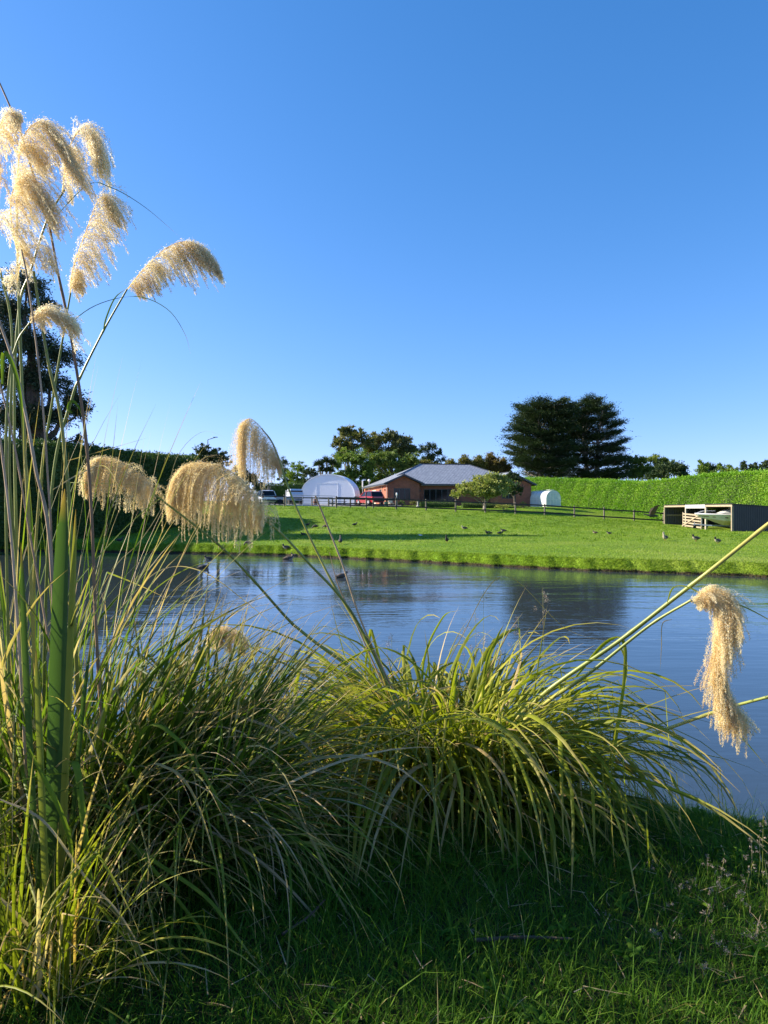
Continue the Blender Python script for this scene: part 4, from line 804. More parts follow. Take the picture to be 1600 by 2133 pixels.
# ================================================================== hedges
def hedge(name, pts, label, mat, thick=1.4, dens=90, size=.16, group=None, cat='hedge', rough=.12, inner='hedge_in', wav=.10):
    """pts: (x, y, ztop); clipped faces follow the ground at the foot"""
    P = np.array(pts, float); seg = np.linalg.norm(np.diff(P[:, :2], axis=0), axis=1); cum = np.concatenate([[0], np.cumsum(seg)]); L_ = cum[-1]
    n = max(int(L_/.8), 3); s = np.linspace(0, L_, n); X = np.interp(s, cum, P[:, 0]); Y = np.interp(s, cum, P[:, 1]); Z = np.interp(s, cum, P[:, 2])
    tx = np.gradient(X); ty = np.gradient(Y); tl = np.hypot(tx, ty); nx, ny = -ty/tl, tx/tl
    e = empty(name, (P[0, 0], P[0, 1], float(gz(P[0, 0], P[0, 1]))), label, cat, group); o = np.array(e.location)
    rings = []
    for i in range(n):
        g = float(gz(X[i], Y[i])); h = Z[i]-g; ring = []
        for a, b in [(-.5, 0), (-.5, .5), (-.48, .88), (-.35, 1), (.35, 1), (.48, .88), (.5, .5), (.5, 0)]:
            jit = 1+wav*.3*math.sin(i*1.1+b*4+a)
            ring.append((X[i]+nx[i]*a*(thick-3.2*wav)*jit-o[0], Y[i]+ny[i]*a*(thick-3.2*wav)*jit-o[1], g-.1+(h-wav*.8)*b*1.0-o[2]))
        rings.append(ring)
    mb = MB(); mb.loft(rings); mb.build('hedge_body', M[inner], e)
    # leaf clumps over both faces, the ends and the top
    hm = float(np.mean(Z-gz(X, Y))); N = int(L_*(2*hm+thick)*dens); sv = U(0, L_, N); x = np.interp(sv, s, X); y = np.interp(sv, s, Y); zt = np.interp(sv, s, Z); g = gz(x, y); ax = np.interp(sv, s, nx); ay = np.interp(sv, s, ny)
    side = rng.choice([-1, 1, 0], N, p=[hm/(2*hm+thick), hm/(2*hm+thick), thick/(2*hm+thick)])
    b = U(0, 1, N); bul = wav*(np.sin(sv*1.9+b*5)+np.sin(sv*.7-b*9)+np.sin(sv*4.3+b*13)*.5)*.5
    off = np.where(side == 0, U(-.5, .5, N)*thick, side*(thick/2+bul)); zz = np.where(side == 0, zt+bul*.6, g+(zt-g)*b)
    c = np.stack([x+ax*off, y+ay*off, zz], 1)+rng.normal(size=(N, 3))*rough*.5
    nv = np.stack([ax*side, ay*side, (side == 0)*1.], 1); d = nv*.6+rng.normal(size=(N, 3))*.7; d[:, 2] += .45
    top = (side == 0) & (U(0, 1, N) > .9); c[top, 2] += U(0, .28, top.sum())
    m = np.arange(0, N)                                   # ends
    V, Fc = leafcards(c, d, rng.normal(size=(N, 3)), size*U(.6, 1.5, N), size*.42*U(.7, 1.3, N))
    for end in (0, -1):
        k = int(hm*thick*dens); a_ = U(-.5, .5, k)*thick; gg = gz(X[end], Y[end]); cc = np.stack([X[end]+nx[end]*a_, Y[end]+ny[end]*a_, U(0, 1, k)*(Z[end]-gg)+gg], 1)+rng.normal(size=(k, 3))*rough*.6
        V2, F2 = leafcards(cc, rng.normal(size=(k, 3))+[0, 0, .4], rng.normal(size=(k, 3)), size*U(.6, 1.5, k), size*.42*U(.7, 1.3, k)); Fc = np.concatenate([Fc, F2+len(V)]); V = np.concatenate([V, V2])
    nt_ = len(V)//4; t = np.clip(.46+.22*wob(V[::4, 0], V[::4, 1]+V[::4, 2], 1.2)+.22*wob(V[::4, 0]*.25, V[::4, 1]*.3+V[::4, 2]*.4, 1.)+rng.normal(size=nt_)*.2, 0, 1)
    npmesh('foliage', V-o, Fc, M[mat], e, {'tint': np.repeat(t, 4), 'along': np.repeat(t, 4)})
def hp(px, py, Y): p = W(px, py, Y); return (p.x, p.y, p.z)
hedge('hedge', [hp(1660, 980, 58), hp(1600, 984, 63), hp(1520, 986, 67.5), hp(1450, 993, 72.5), hp(1400, 1000, 76), hp(1350, 1005, 80), hp(1250, 1001, 89), hp(1180, 999, 97), hp(1110, 997, 107), hp(1060, 996, 115)], 'long bright green clipped hedge behind the boat shed and greenhouse', 't_hedge', 1.8, 210, .17, cat='hedge', wav=.13)
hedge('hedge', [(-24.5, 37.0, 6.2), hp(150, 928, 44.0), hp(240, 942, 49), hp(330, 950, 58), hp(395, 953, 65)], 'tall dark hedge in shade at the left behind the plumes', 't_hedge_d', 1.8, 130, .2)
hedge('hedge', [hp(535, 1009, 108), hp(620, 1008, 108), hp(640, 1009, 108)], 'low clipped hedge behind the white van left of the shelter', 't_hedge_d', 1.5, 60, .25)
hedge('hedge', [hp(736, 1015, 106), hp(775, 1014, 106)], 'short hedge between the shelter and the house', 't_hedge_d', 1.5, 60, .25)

# ================================================================== the brick house
HO = Vector((.41, 86.0, 0)); HO.z = 2.74
hang = math.atan2(.18, .984)
house = empty('brick_house', HO, 'single storey red brick house with grey tiled roof behind the rail fence', 'house', rz=hang)
H0, HE = 0.0, 2.66
# walls in local coordinates: s along the front, t into depth
def wallbox(mb, s0, s1, t0, t1, z0=-.3, z1=HE, th=.2): mb.box(((s0+s1)/2, (t0+t1)/2, (z0+z1)/2), (max(s1-s0, th), max(t1-t0, th), z1-z0))
wl = MB()
def pwall(mb, a, b, z0, z1, holes=()):
    """wall from a to b (s,t) with rectangular holes (u0,u1,v0,v1) cut out as separate panels"""
    a = Vector((a[0], a[1], 0)); b = Vector((b[0], b[1], 0)); d = b-a; L_ = d.length; d.normalize(); n = Vector((d.y, -d.x, 0))
    us = sorted({0, L_, *[h[0] for h in holes], *[h[1] for h in holes]})
    for u0, u1 in zip(us[:-1], us[1:]):
        vs = [(z0, z1)]
        for h in holes:
            if h[0] <= u0+1e-6 and h[1] >= u1-1e-6: vs = [(z0, h[2]), (h[3], z1)]
        for v0, v1 in vs:
            if v1-v0 < .02: continue
            p = [a+d*u0, a+d*u1]; q = [x-n*.14 for x in p]
            mb.add([(*p[0].xy, v0), (*p[1].xy, v0), (*p[1].xy, v1), (*p[0].xy, v1), (*q[0].xy, v0), (*q[1].xy, v0), (*q[1].xy, v1), (*q[0].xy, v1)],
                   [(0, 1, 2, 3), (7, 6, 5, 4), (3, 2, 6, 7), (4, 5, 1, 0), (0, 3, 7, 4), (1, 5, 6, 2)])
GW = 4.0   # front gable width
pwall(wl, (0, 0), (GW, 0), -.3, HE, [(.78, 2.85, .72, 2.12)])
wl.add([(0, 0, HE), (GW, 0, HE), (GW/2, 0, HE+1.03), (0, .14, HE), (GW, .14, HE), (GW/2, .14, HE+1.03)], [(0, 1, 2), (5, 4, 3), (0, 2, 5, 3), (1, 4, 5, 2)])
pwall(wl, (0, 18.5), (0, .14), -.3, HE, [(12.9, 14.2, .0, 2.1), (7.0, 10.2, .0, 2.15), (2.0, 3.6, .9, 2.1)])
pwall(wl, (GW, .14), (GW, 1.9), -.3, HE)
pwall(wl, (GW+.14, 1.9), (12.9, 1.9), -.3, HE, [(.85, 4.75, .30, 2.10)])
pwall(wl, (12.9, 1.9), (12.9, -.0), -.3, HE)
pwall(wl, (12.9, 0), (18.4, 0), -.3, HE, [(1.6, 3.4, .9, 2.1)])
wl.add([(12.9, 0, HE), (18.4, 0, HE), (15.65, 0, HE+1.4), (12.9, .14, HE), (18.4, .14, HE), (15.65, .14, HE+1.4)], [(0, 1, 2), (5, 4, 3), (0, 2, 5, 3), (1, 4, 5, 2)])
pwall(wl, (18.4, .14), (18.4, 17), -.3, HE); pwall(wl, (18.26, 17), (.14, 17), -.3, HE)
wall = wl.build('wall', M['brick'], house)
rf = MB()
kf = 0
def roofplane(mb, pts, th=.10):
    P = [Vector(p) for p in pts]; n = (P[1]-P[0]).cross(P[2]-P[0]).normalized(); n = n if n.z > 0 else -n
    k = len(P); Q = [p-n*th for p in P]
    f = tuple(range(k)) if (P[1]-P[0]).cross(P[2]-P[0]).z > 0 else tuple(range(k))[::-1]; f = tuple(f)
    g = tuple(k+i for i in f[::-1]); fs = [f, g]+[(f[(i+1) % k], f[i], k+f[i], k+f[(i+1) % k]) for i in range(k)]
    mb.add(P+Q, fs)
zE = HE+.06; OV = .5; RS, RT, RZ = (6.0, 12.6), 7.8, HE+2.95
ga = zE+(2.5)*2.89/6.5; gb = zE+(19-15.65)*2.89/6.4; kf = 2.89/6.45; v1 = 1.35+(ga-zE)/kf; v2 = 1.35+(gb-zE)/kf; RZ = zE+2.89
roofplane(rf, [(GW+OV, 1.35, zE), (12.4, 1.35, zE), (15.65, v2, gb), (RS[1], RT, RZ), (RS[0], RT, RZ), (2.0, v1, ga)])
roofplane(rf, [(19.0, -.45, zE), (19.0, 17.6, zE), (RS[1], RT, RZ), (15.65, v2, gb), (15.65, -.45, gb)])
roofplane(rf, [(19.0, 17.6, zE), (-OV, 17.6, zE), (RS[0], RT, RZ), (RS[1], RT, RZ)])
roofplane(rf, [(-OV, 17.6, zE), (-OV, -.45, zE), (2.0, -.45, ga), (2.0, v1, ga), (RS[0], RT, RZ)])
roofplane(rf, [(GW+OV, -.45, zE), (GW+OV, 1.35, zE), (2.0, v1, ga), (2.0, -.45, ga)])
roofplane(rf, [(12.4, -.45, zE), (15.65, -.45, gb), (15.65, v2, gb), (12.4, 1.35, zE)])
roof = rf.build('roof', M['tile'], house)
fa = MB()
def bar(mb, a, b, w_, h_, mi=0):
    a = Vector(a); b = Vector(b); d = (b-a); L_ = d.length; q = d.to_track_quat('X', 'Z').to_matrix().to_4x4(); mb.box((0, 0, 0), (L_, w_, h_), mi, T=Matrix.Translation((a+b)/2) @ q)
for a, b in [((-OV, -.47, zE-.08), (GW/2, -.47, ga-.08)), ((GW/2, -.47, ga-.08), (GW+OV, -.47, zE-.08)), ((12.9-OV, -.47, zE-.08), (15.65, -.47, gb-.08)), ((15.65, -.47, gb-.08), (18.4+OV, -.47, zE-.08)),
             ((GW+OV, 1.32, zE-.09), (12.9-OV, 1.32, zE-.09)), ((-OV-.02, -.4, zE-.09), (-OV-.02, 17.6, zE-.09)), ((18.4+OV+.02, -.4, zE-.09), (18.4+OV+.02, 17.6, zE-.09))]: bar(fa, a, b, .04, .20)
fa.build('fascia', M['fascia'], roof)
rc = MB()
for a, b in [((RS[0], RT, RZ+.03), (RS[1], RT, RZ+.03)), ((2.0, v1, ga+.03), (RS[0], RT, RZ+.03)), ((15.65, v2, gb+.03), (RS[1], RT, RZ+.03)), ((GW/2, -.45, ga+.03), (GW/2, v1, ga+.03)), ((15.65, -.45, gb+.03), (15.65, v2, gb+.03))]: bar(rc, a, b, .16, .07)
rc.build('ridge_cap', M['fascia'], roof)
sf = MB(); sf.box((-.25, 8.5, zE-.19), (.45, 18, .03)); sf.box((8.5, 1.62, zE-.20), (8, .5, .03)); sf.build('soffit', M['cream'], roof)
def window(a, b, z0, z1, nb, name='window', th=.06, door=False):
    """frame with nb bays; glass set back"""
    a = Vector((*a, 0)); b = Vector((*b, 0)); d = b-a; L_ = d.length; d.normalize(); n = Vector((d.y, -d.x, 0)); T = Matrix.Translation(a-n*.05) @ Matrix.Rotation(math.atan2(d.y, d.x), 4, 'Z'); mb = MB(T)
    mb.box((L_/2, 0, z0+th/2), (L_, .08, th)); mb.box((L_/2, 0, z1-th/2), (L_, .08, th))
    for i in range(nb+1): mb.box((min(max(L_*i/nb, th/2), L_-th/2), .004, (z0+z1)/2), (th*(1.4 if 0 < i < nb else 1), .07, z1-z0-2*th-.004))
    f = mb.build(name, M['frame'], house)
    g = MB(T); g.box((L_/2, .03, (z0+z1)/2), (L_-.08, .015, z1-z0-.08)); g.build('pane', M['glass'], f); return f
window((.80, 0), (2.83, 0), .74, 2.10, 3)
window((GW+1.01, 1.9), (GW+4.87, 1.9), .32, 2.08, 5)
window((14.52, 0), (16.28, 0), .92, 2.08, 2)
window((0, 18.5-12.92), (0, 18.5-14.18), .0, 2.08, 2, 'sliding_door')
window((0, 18.5-2.0), (0, 18.5-3.6), .9, 2.1, 2)
g = MB(); g.box((.03, 18.5-8.6, 1.08), (.06, 3.18, 2.12))
for k in range(4): g.box((-.004, 18.5-8.6, .27+k*.53), (.02, 3.1, .47))
g.build('garage_door', M['cream'], house)
for x_, y_ in ((-.06, .25), (-.06, 3.6), (GW-.05, 1.84)): g = MB(); g.tube([(x_, y_, 0), (x_, y_, HE)], .04); g.build('downpipe', M['cream'], house)
for p in [(-.08, 1.3, 1.95), (GW+.5, 1.83, 1.9), (12.82, .9, 1.95)]:
    g = MB(); g.box(p, (.12, .12, .2), bev=.03); g.build('wall_light', M['frame'], house)
# satellite dish mast and flue pole beside the house
def pole_thing(name, px, py0, py1, Y, label, cat, head):
    b = W(px, py0, Y); z0 = float(gz(b.x, Y)); t = W(px, py1, Y).z; e = empty(name, (b.x, Y, z0), label, cat)
    mb = MB(); mb.tube([(0, 0, -.1), (0, 0, t-z0)], .045, 8); mb.build('pole', M['steel'], e)
    mb = MB(); head(mb, t-z0); mb.build('head', M['white'], e)
def dish(mb, h):
    rings = []
    for k in range(5): r = .19*k/4+.005; rings.append([(r*math.cos(a), -.12+.12*(k/4)**2-.05, h+r*math.sin(a)) for a in np.linspace(0, 2*math.pi, 14, endpoint=False)])
    mb.loft(rings)
pole_thing('satellite_dish', 769, 1020, 1001, 98, 'small white dish on a thin mast left of the house roof', 'dish', dish)
pole_thing('flue_pipe', 755.5, 1020, 1007, 97, 'short white flue pipe on a pole beside the dish', 'pipe', lambda mb, h: mb.tube([(0, 0, h-.5), (0, 0, h+.35)], .09, 10))

# ================================================================== white arched shelter
SY = 90.0; sx0, sx1 = (624-800)*SY/F, (741-800)*SY/F; sz = float(gz((sx0+sx1)/2, SY)); SW = (sx1-sx0)/2; SX = (sx0+sx1)/2
shel = empty('arched_shelter', (SX, SY, sz), 'white fabric covered arched shelter left of the brick house', 'shelter', rz=R(-13))
SPR = 1.05; SH = W(0, 988, SY).z-sz-SPR
def arch(w_, h_, y, n=26, z0=SPR): return [(-w_*math.cos(math.pi*i/n), y, z0+h_*max(0, math.sin(math.pi*i/n))**.92) for i in range(n+1)]
mb = MB(); a0 = arch(SW+.08, SH+.04, -.07); a1 = arch(SW+.08, SH+.04, 2.4); i0 = arch(SW+.02, SH-.06, -.07); i1 = arch(SW+.02, SH-.06, 2.4)
mb.loft([a0, a1, i1, i0, a0], closed=False, cap=False); mb.build('cover', M['fabric'], shel, smooth=False)
mb = MB(); f0 = arch(SW, SH-.08, 0, z0=SPR); n = len(f0); mb.add([(-SW, 0, -.1)]+f0+[(SW, 0, -.1)], [tuple(range(n+2))[::-1]]); mb.add([(-SW, .06, -.1)]+[(x, .06, z) for x, y, z in f0]+[(SW, .06, -.1)], [tuple(range(n+2))])
mb.build('front_wall', M['fabric'], shel)
mb = MB(); f0 = arch(SW, SH-.08, 2.3); mb.add([(-SW, 2.3, -.1)]+f0+[(SW, 2.3, -.1)], [tuple(range(n+2))]); mb.build('back_wall', M['fabric'], shel)
mb = MB()
for x in (-SW*.42, SW*.38): mb.box((x, -.012, 1.3), (.05, .02, 2.8))
mb.box((-SW*.02, -.012, 2.725), (SW*.8+.05, .02, .05)); mb.box((-SW*.02, -.012, -.07), (SW*.8+.05, .02, .05))
mb.build('door_frame', M['fabric'], shel)
for s_ in (-1, 1):
    mb = MB(); mb.box((s_*(SW+.10), 1.1, SPR/2-.05), (.22, 2.4, SPR)); mb.build('side_wall', M['grey_iron'], shel)
mb = MB(); mb.box((-SW-.35, -.15, SPR+.02), (.5, .12, .10)); mb.build('gutter', M['white'], shel)

# ================================================================== vehicles
def car(px, py, Y, rz, paint, label, suv=True, cat='car', name='parked_car'):
    p = W(px, py, Y); x, y = p.x, p.y; z = float(gz(x, y))+.04
    e = empty(name, (x, y, z), label, cat, rz=rz)
    L_, Wd = 4.3, 1.78
    prof = [(-2.15, .45, .55), (-2.12, .38, .95), (-1.9, .30, 1.02), (-1.0, .28, 1.04), (.75, .28, 1.02), (1.2, .28, .98), (1.9, .30, .86), (2.10, .36, .74), (2.15, .45, .60)]
    rings = []
    for X_, zb, zt in prof:
        w_ = Wd/2*(1 if abs(X_) < 1.9 else .88); m_ = (zb+zt)/2
        rings.append([(X_, -w_*.92, zb), (X_, -w_, m_-.05), (X_, -w_*.97, zt-.06), (X_, -w_*.86, zt), (X_, w_*.86, zt), (X_, w_*.97, zt-.06), (X_, w_, m_-.05), (X_, w_*.92, zb)])
    mb = MB(); mb.loft(rings)
    rt = 1.62 if suv else 1.45
    cab = [(-1.95, 1.0, .80), (-1.62, rt-.08, .66), (-1.3, rt, .64), (.1, rt, .64), (.35, rt-.06, .66), (1.15, 1.0, .80)]
    mb.loft([[(X_, -w2, zz-.035), (X_, -w2*.93, zz), (X_, w2*.93, zz), (X_, w2, zz-.035)] for X_, zz, w2 in cab[1:5]])
    for X0, Z0, X1, Z1 in [(-1.97, 1.0, -1.60, rt-.10), (-.35, 1.0, -.35, rt-.05), (.42, rt-.10, 1.20, .98)]:
        for s_ in (-1, 1): bar(mb, (X0, s_*.80, Z0) if Z0 < 1.2 else (X0, s_*.66, Z0), (X1, s_*.66, Z1) if Z1 > 1.2 else (X1, s_*.80, Z1), .05, .07)
    mb.build('body', M[paint], e, smooth=False)
    mb = MB(); mb.loft([[(-1.90, -.76, 1.0), (1.08, -.76, 1.0), (1.08, .76, 1.0), (-1.90, .76, 1.0)], [(-1.60, -.63, rt-.06), (.36, -.63, rt-.06), (.36, .63, rt-.06), (-1.60, .63, rt-.06)]]); mb.build('windows', M['glass'], e)
    for X_ in (-1.3, 1.32):
        for s_ in (-1, 1):
            mb = MB(Matrix.Translation((X_, s_*.80, .33)) @ Matrix.Rotation(R(90), 4, 'X'))
            mb.tube([(0, 0, -.11), (0, 0, -.09), (0, 0, .09), (0, 0, .11)], [.27, .33, .33, .27], 18); wh = mb.build('wheel', M['rubber'], e)
            mb = MB(Matrix.Translation((X_, s_*.80, .33)) @ Matrix.Rotation(R(90), 4, 'X')); mb.tube([(0, 0, -.125), (0, 0, .125)], .19, 14); mb.build('rim', M['steel'], wh)
    for s_ in (-1, 1):
        mb = MB(); mb.box((-2.08, s_*.70, .86), (.12, .22, .24), bev=.03); mb.build('tail_light', M['tail'], e)
        mb = MB(); mb.box((2.05, s_*.64, .72), (.14, .32, .14), bev=.03); mb.build('headlight', M['glass'] if False else M['white'], e)
    mb = MB(); mb.box((-2.16, 0, .50), (.10, 1.5, .16), bev=.03); mb.build('bumper', M['rubber'], e); mb = MB(); mb.box((2.14, 0, .48), (.10, 1.5, .18), bev=.03); mb.build('bumper', M['rubber'], e)
    return e
car(771, 1045, 84.0, R(118), 'red_paint', 'red hatchback parked at the left wall of the brick house')
car(552, 1042, 80.5, R(112), 'white_paint', 'white car parked at the left end of the yard, by the leafy tree')
def ute(px, Y, rz):
    p = W(px, 1045, Y); z = float(gz(p.x, Y))+.04; e = empty('parked_truck', (p.x, Y, z), 'small pale flat deck truck parked against the left side of the shelter', 'truck', rz=rz)
    mb = MB(); mb.box((1.3, 0, .95), (1.5, 1.65, .7), bev=.12); mb.loft([[(.6, -.8, 1.28), (2.0, -.8, 1.28), (2.0, .8, 1.28), (.6, .8, 1.28)], [(.7, -.7, 1.85), (1.5, -.7, 1.85), (1.5, .7, 1.85), (.7, .7, 1.85)]]); mb.build('cab', M['white_paint'], e)
    mb = MB(); mb.box((1.25, 0, 1.5), (1.18, 1.52, .30)); mb.build('windows', M['glass'], e)
    mb = MB(); mb.box((-.9, 0, .85), (2.6, 1.8, .10)); mb.box((-.9, 0, .66), (3.6, .8, .16)); mb.box((.42, 0, 1.3), (.08, 1.7, .8)); mb.build('deck', M['steel'], e)
    for X_ in (-1.3, 1.4):
        for s_ in (-1, 1):
            mb = MB(Matrix.Translation((X_, s_*.78, .34)) @ Matrix.Rotation(R(90), 4, 'X')); mb.tube([(0, 0, -.1), (0, 0, .1)], .34, 16); mb.build('wheel', M['rubber'], e)
ute(606, 86.5, R(-60))
def trailer(px, Y):
    p = W(px, 1045, Y); z = float(gz(p.x, Y))+.04; e = empty('flat_trailer', (p.x, Y, z), 'low flat trailer between the white car and the truck', 'trailer', rz=R(10))
    mb = MB(); mb.box((0, 0, .62), (2.6, 1.6, .10)); mb.box((0, .8, .80), (2.6, .04, .3)); mb.box((0, -.8, .80), (2.6, .04, .3)); mb.tube([(1.2, .5, .55), (2.5, 0, .5)], .04); mb.tube([(1.2, -.5, .55), (2.5, 0, .5)], .04); mb.build('deck', M['steel'], e)
    for s_ in (-1, 1):
        mb = MB(Matrix.Translation((0, s_*.9, .30)) @ Matrix.Rotation(R(90), 4, 'X')); mb.tube([(0, 0, -.08), (0, 0, .08)], .30, 16); mb.build('wheel', M['rubber'], e)
trailer(583, 83)

# ================================================================== fences
def post_rail(ps, Hs, rails, label, group, dark_first=False, every=True, cap=False):
    """ps: list of (x, y) post positions; posts and rails are parts of one fence"""
    x0, y0 = ps[0]; z0 = float(gz(x0, y0)); e = empty('rail_fence', (x0, y0, z0), label, 'fence', group); T = Matrix.Translation((-x0, -y0, -z0))
    for (x, y) in ps:
        z = float(gz(x, y)); mb = MB(T); h = Hs*U(.97, 1.05)
        mb.tube([(x, y, z-.15), (x+U(-.02, .02), y, z+h-.03), (x, y, z+h)], [.085, .08, .06], 9); mb.build('post', M['timber_grey'], e)
    for k, rh in enumerate(rails):
        for (a, b) in zip(ps[:-1], ps[1:]):
            za, zb = float(gz(*a))+rh, float(gz(*b))+rh; mb = MB(T); bar(mb, (a[0]-.0, a[1]-.10, za+U(-.02, .02)), (b[0], b[1]-.10, zb+U(-.02, .02)), .045, .13); mb.build('rail', M['timber_dark'], e)
fpx = [700.5, 763, 825, 887.5, 949.5, 1011, 1074, 1135, 1197, 1258.5, 1321, 1382.5]
post_rail([((x-800)*71/F, 71) for x in fpx], 1.17, (1.02, .30), 'dark two-rail fence with round grey posts crossing the slope in front of the house', 'rail fences')
post_rail([((x-800)*75/F, 75) for x in (684.5, 730, 778, 825)], 1.10, (.95, .45), 'shorter rail fence behind the gate joining the main fence', 'rail fences')
post_rail([((x-800)*72/F, 72) for x in (470, 530, 592.5)], 1.2, (1.0, .30), 'rail fence left of the metal gate in front of the parked white car', 'rail fences')
post_rail([((x-800)*78.5/F, 78.5+(x-650)*.01) for x in (597, 650, 692)], 1.0, (.9,), 'single rail along the yard in front of the shelter', 'rail fences')
def gate():
    x0, x1 = (597-800)*71.5/F, (697-800)*71.2/F; z = float(gz((x0+x1)/2, 71.3)); e = empty('field_gate', (x0, 71.4, z), 'wide thin metal pipe gate in the rail fence left of the shelter front', 'gate'); L_ = x1-x0
    zz = lambda x: float(gz(x0+x, 71.4))-z+.12
    mb = MB()
    mb.tube([(0, 0, zz(0)), (0, 0, zz(0)+1.05), (L_, 0, zz(L_)+1.05), (L_, 0, zz(L_)), (0, 0, zz(0))], .028, 6)
    for h in (.25, .5, .78): mb.tube([(0, 0, zz(0)+h), (L_, 0, zz(L_)+h)], .014, 5)
    for k in (1, 2): mb.tube([(L_*k/3, 0, zz(L_*k/3)), (L_*k/3, 0, zz(L_*k/3)+1.05)], .02, 5)
    mb.build('pipe_frame', M['steel'], e)
gate()

# ================================================================== garden in front of the house
def bush(name, px, py, Y, rx, ry, label, mat, cat='shrub', size=.12, dens=90):
    p = W(px, py, Y); z0 = float(gz(p.x, Y)); s = Y/F; e = empty(name, (p.x, Y, z0), label, cat)
    V, Fc, t, a = crown_lobes([((0, 0, ry*s*.9), (rx*s, rx*s*.8, ry*s))], dens, size, shell=.5, nclump=40); V[:, 2] = np.maximum(V[:, 2], .01)
    npmesh('foliage', V, Fc, M[mat], e, {'tint': t, 'along': a}); mb = MB(); mb.tube([(0, 0, -.05), (0, 0, ry*s)], [.06, .03], 6)
    for k in range(5): u_ = Vector(unit(1)[0]); u_.z = abs(u_.z); limb(mb, (0, 0, .1), u_*rx*s*.8, .03, .01, n=4)
    mb.build('stem', M['bark'], e)
tree('garden_tree', 77.5, 1008, [(960, 1028, 22, 11, -1.0), (985, 1016, 26, 15, -.6), (1010, 1004, 30, 16, .2), (1035, 998, 26, 14, .5), (1008, 1022, 34, 12, -1.2), (1040, 1020, 28, 14, -.4), (945, 1032, 12, 7, -.8), (972, 1014, 22, 12, -.2), (1022, 1010, 26, 14, -.8), (1055, 1008, 20, 14, .2), (995, 1028, 26, 9, -1.2), (1030, 1030, 24, 10, -1.0)], 'wide spreading yellow green garden tree in front of the house', 't_mag', .22, 74, 'barkp', .15, ratio=.62, up=.0, clump=.3, nclump=46, shell=.45)
tree('garden_tree', 81, 1072, [(1070, 1005, 20, 20), (1078, 1025, 16, 18), (1058, 1022, 16, 18), (1068, 990, 16, 8)], 'smaller dark green tree right behind the yellow garden tree', 't_dark', .24, 50, 'bark', .12, ratio=.6)
hedge('hedge', [hp(875, 1046, 80), hp(946, 1047, 80.5)], 'low box hedge below the wide house windows', 't_box', .7, 240, .10, group='low box hedges in front of the house', wav=.04, rough=.06)
hedge('hedge', [hp(963, 1048, 80), hp(1038, 1050, 80.5)], 'low box hedge behind the trunk of the garden tree', 't_box', .7, 240, .10, group='low box hedges in front of the house', wav=.04, rough=.06)
hedge('hedge', [hp(1050, 1052, 80.5), hp(1104, 1056, 81.5)], 'low dark hedge under the smaller dark tree', 't_hedge_d', .7, 200, .10, group='low box hedges in front of the house', wav=.04, rough=.06)
bush('rounded_shrub', 1048, 1050, 78.5, 20, 7, 'low yellowish rounded shrub right of the garden tree trunk', 't_mag')
bush('rounded_shrub', 1090, 1052, 80.5, 10, 8, 'dark rounded shrub at the right wall of the house', 't_dark')
bush('garden_shrub', 838, 1052, 82.5, 11, 6, 'loose shrub under the gable window', 't_box')
bush('flowering_shrub', 862, 1052, 82.0, 13, 6, 'reddish flowering shrub beside the stone bird bath', 't_yel')
bush('white_flower_bush', 985, 1048, 83, 12, 4, 'low pale flowering bush behind the box hedge', 't_gum')
def small(name, px, Y, label, cat, parts, rz=0):
    x = (px-800)*Y/F; z = float(gz(x, Y)); e = empty(name, (x, Y, z), label, cat, rz=rz)
    for pn, mt, fn in parts:
        mb = MB(); fn(mb); mb.build(pn, M[mt], e)
small('bird_bath', 870.5, 80, 'pale stone bird bath at the end of the box hedge', 'bird bath', [('pedestal', 'concrete', lambda m: m.tube([(0, 0, 0), (0, 0, .1), (0, 0, .18), (0, 0, .65)], [.2, .2, .1, .09], 10)), ('bowl', 'concrete', lambda m: m.tube([(0, 0, .65), (0, 0, .72), (0, 0, .80)], [.10, .28, .34], 14))])
small('plant_pot', 805, 80, 'green glazed pot with a small plant by the lit wall', 'pot', [('pot', 'pot', lambda m: m.tube([(0, 0, 0), (0, 0, .3), (0, 0, .5), (0, 0, .55)], [.16, .26, .28, .31], 14)), ('plant', 't_box', lambda m: [m.tube([(0, 0, .5), (math.cos(k)*.25, math.sin(k)*.2, 1.0)], [.03, .005], 5) for k in range(9)])])
def chair(m):
    m.box((0, 0, .42), (.5, .5, .05)); m.box((0, .24, .72), (.5, .05, .5))
    for a in (-.22, .22):
        for b in (-.22, .22): m.box((a, b, .2), (.05, .05, .4))
small('garden_chair', 815, 79.5, 'pale garden chair beside the green pot', 'chair', [('frame', 'cream', chair)], .4)
small('garden_lamp', 826.5, 78, 'short white lamp on a post behind the fence', 'lamp', [('post', 'steel', lambda m: m.tube([(0, 0, 0), (0, 0, 1.3)], .05)), ('lamp_head', 'white', lambda m: m.tube([(0, 0, 1.3), (0, 0, 1.42), (0, 0, 1.60), (0, 0, 1.66)], [.05, .10, .09, .03], 10))])
small('wooden_barrel', 657, 83.5, 'brown barrel standing in front of the shelter door', 'barrel', [('staves', 'rustwood', lambda m: m.tube([(0, 0, 0), (0, 0, .35), (0, 0, .7)], [.24, .29, .24], 14)), ('hoop', 'steel', lambda m: [m.tube([(0, 0, z), (0, 0, z+.04)], r, 14) for z, r in ((.12, .275), (.52, .285))])])
def table(m):
    m.box((0, 0, .72), (1.8, .7, .05)); m.box((0, .6, .44), (1.8, .25, .04)); m.box((0, -.6, .44), (1.8, .25, .04))
    for a in (-.7, .7): bar(m, (a, -.55, 0), (a, .2, .72), .07, .07); bar(m, (a, .55, 0), (a, -.2, .72), .07, .07); m.box((a+.06, 0, .40), (.05, 1.3, .07))
small('picnic_table', 673, 82.5, 'dark picnic table right of the barrel by the shelter', 'table', [('table_frame', 'timber_dark', table)], .1)
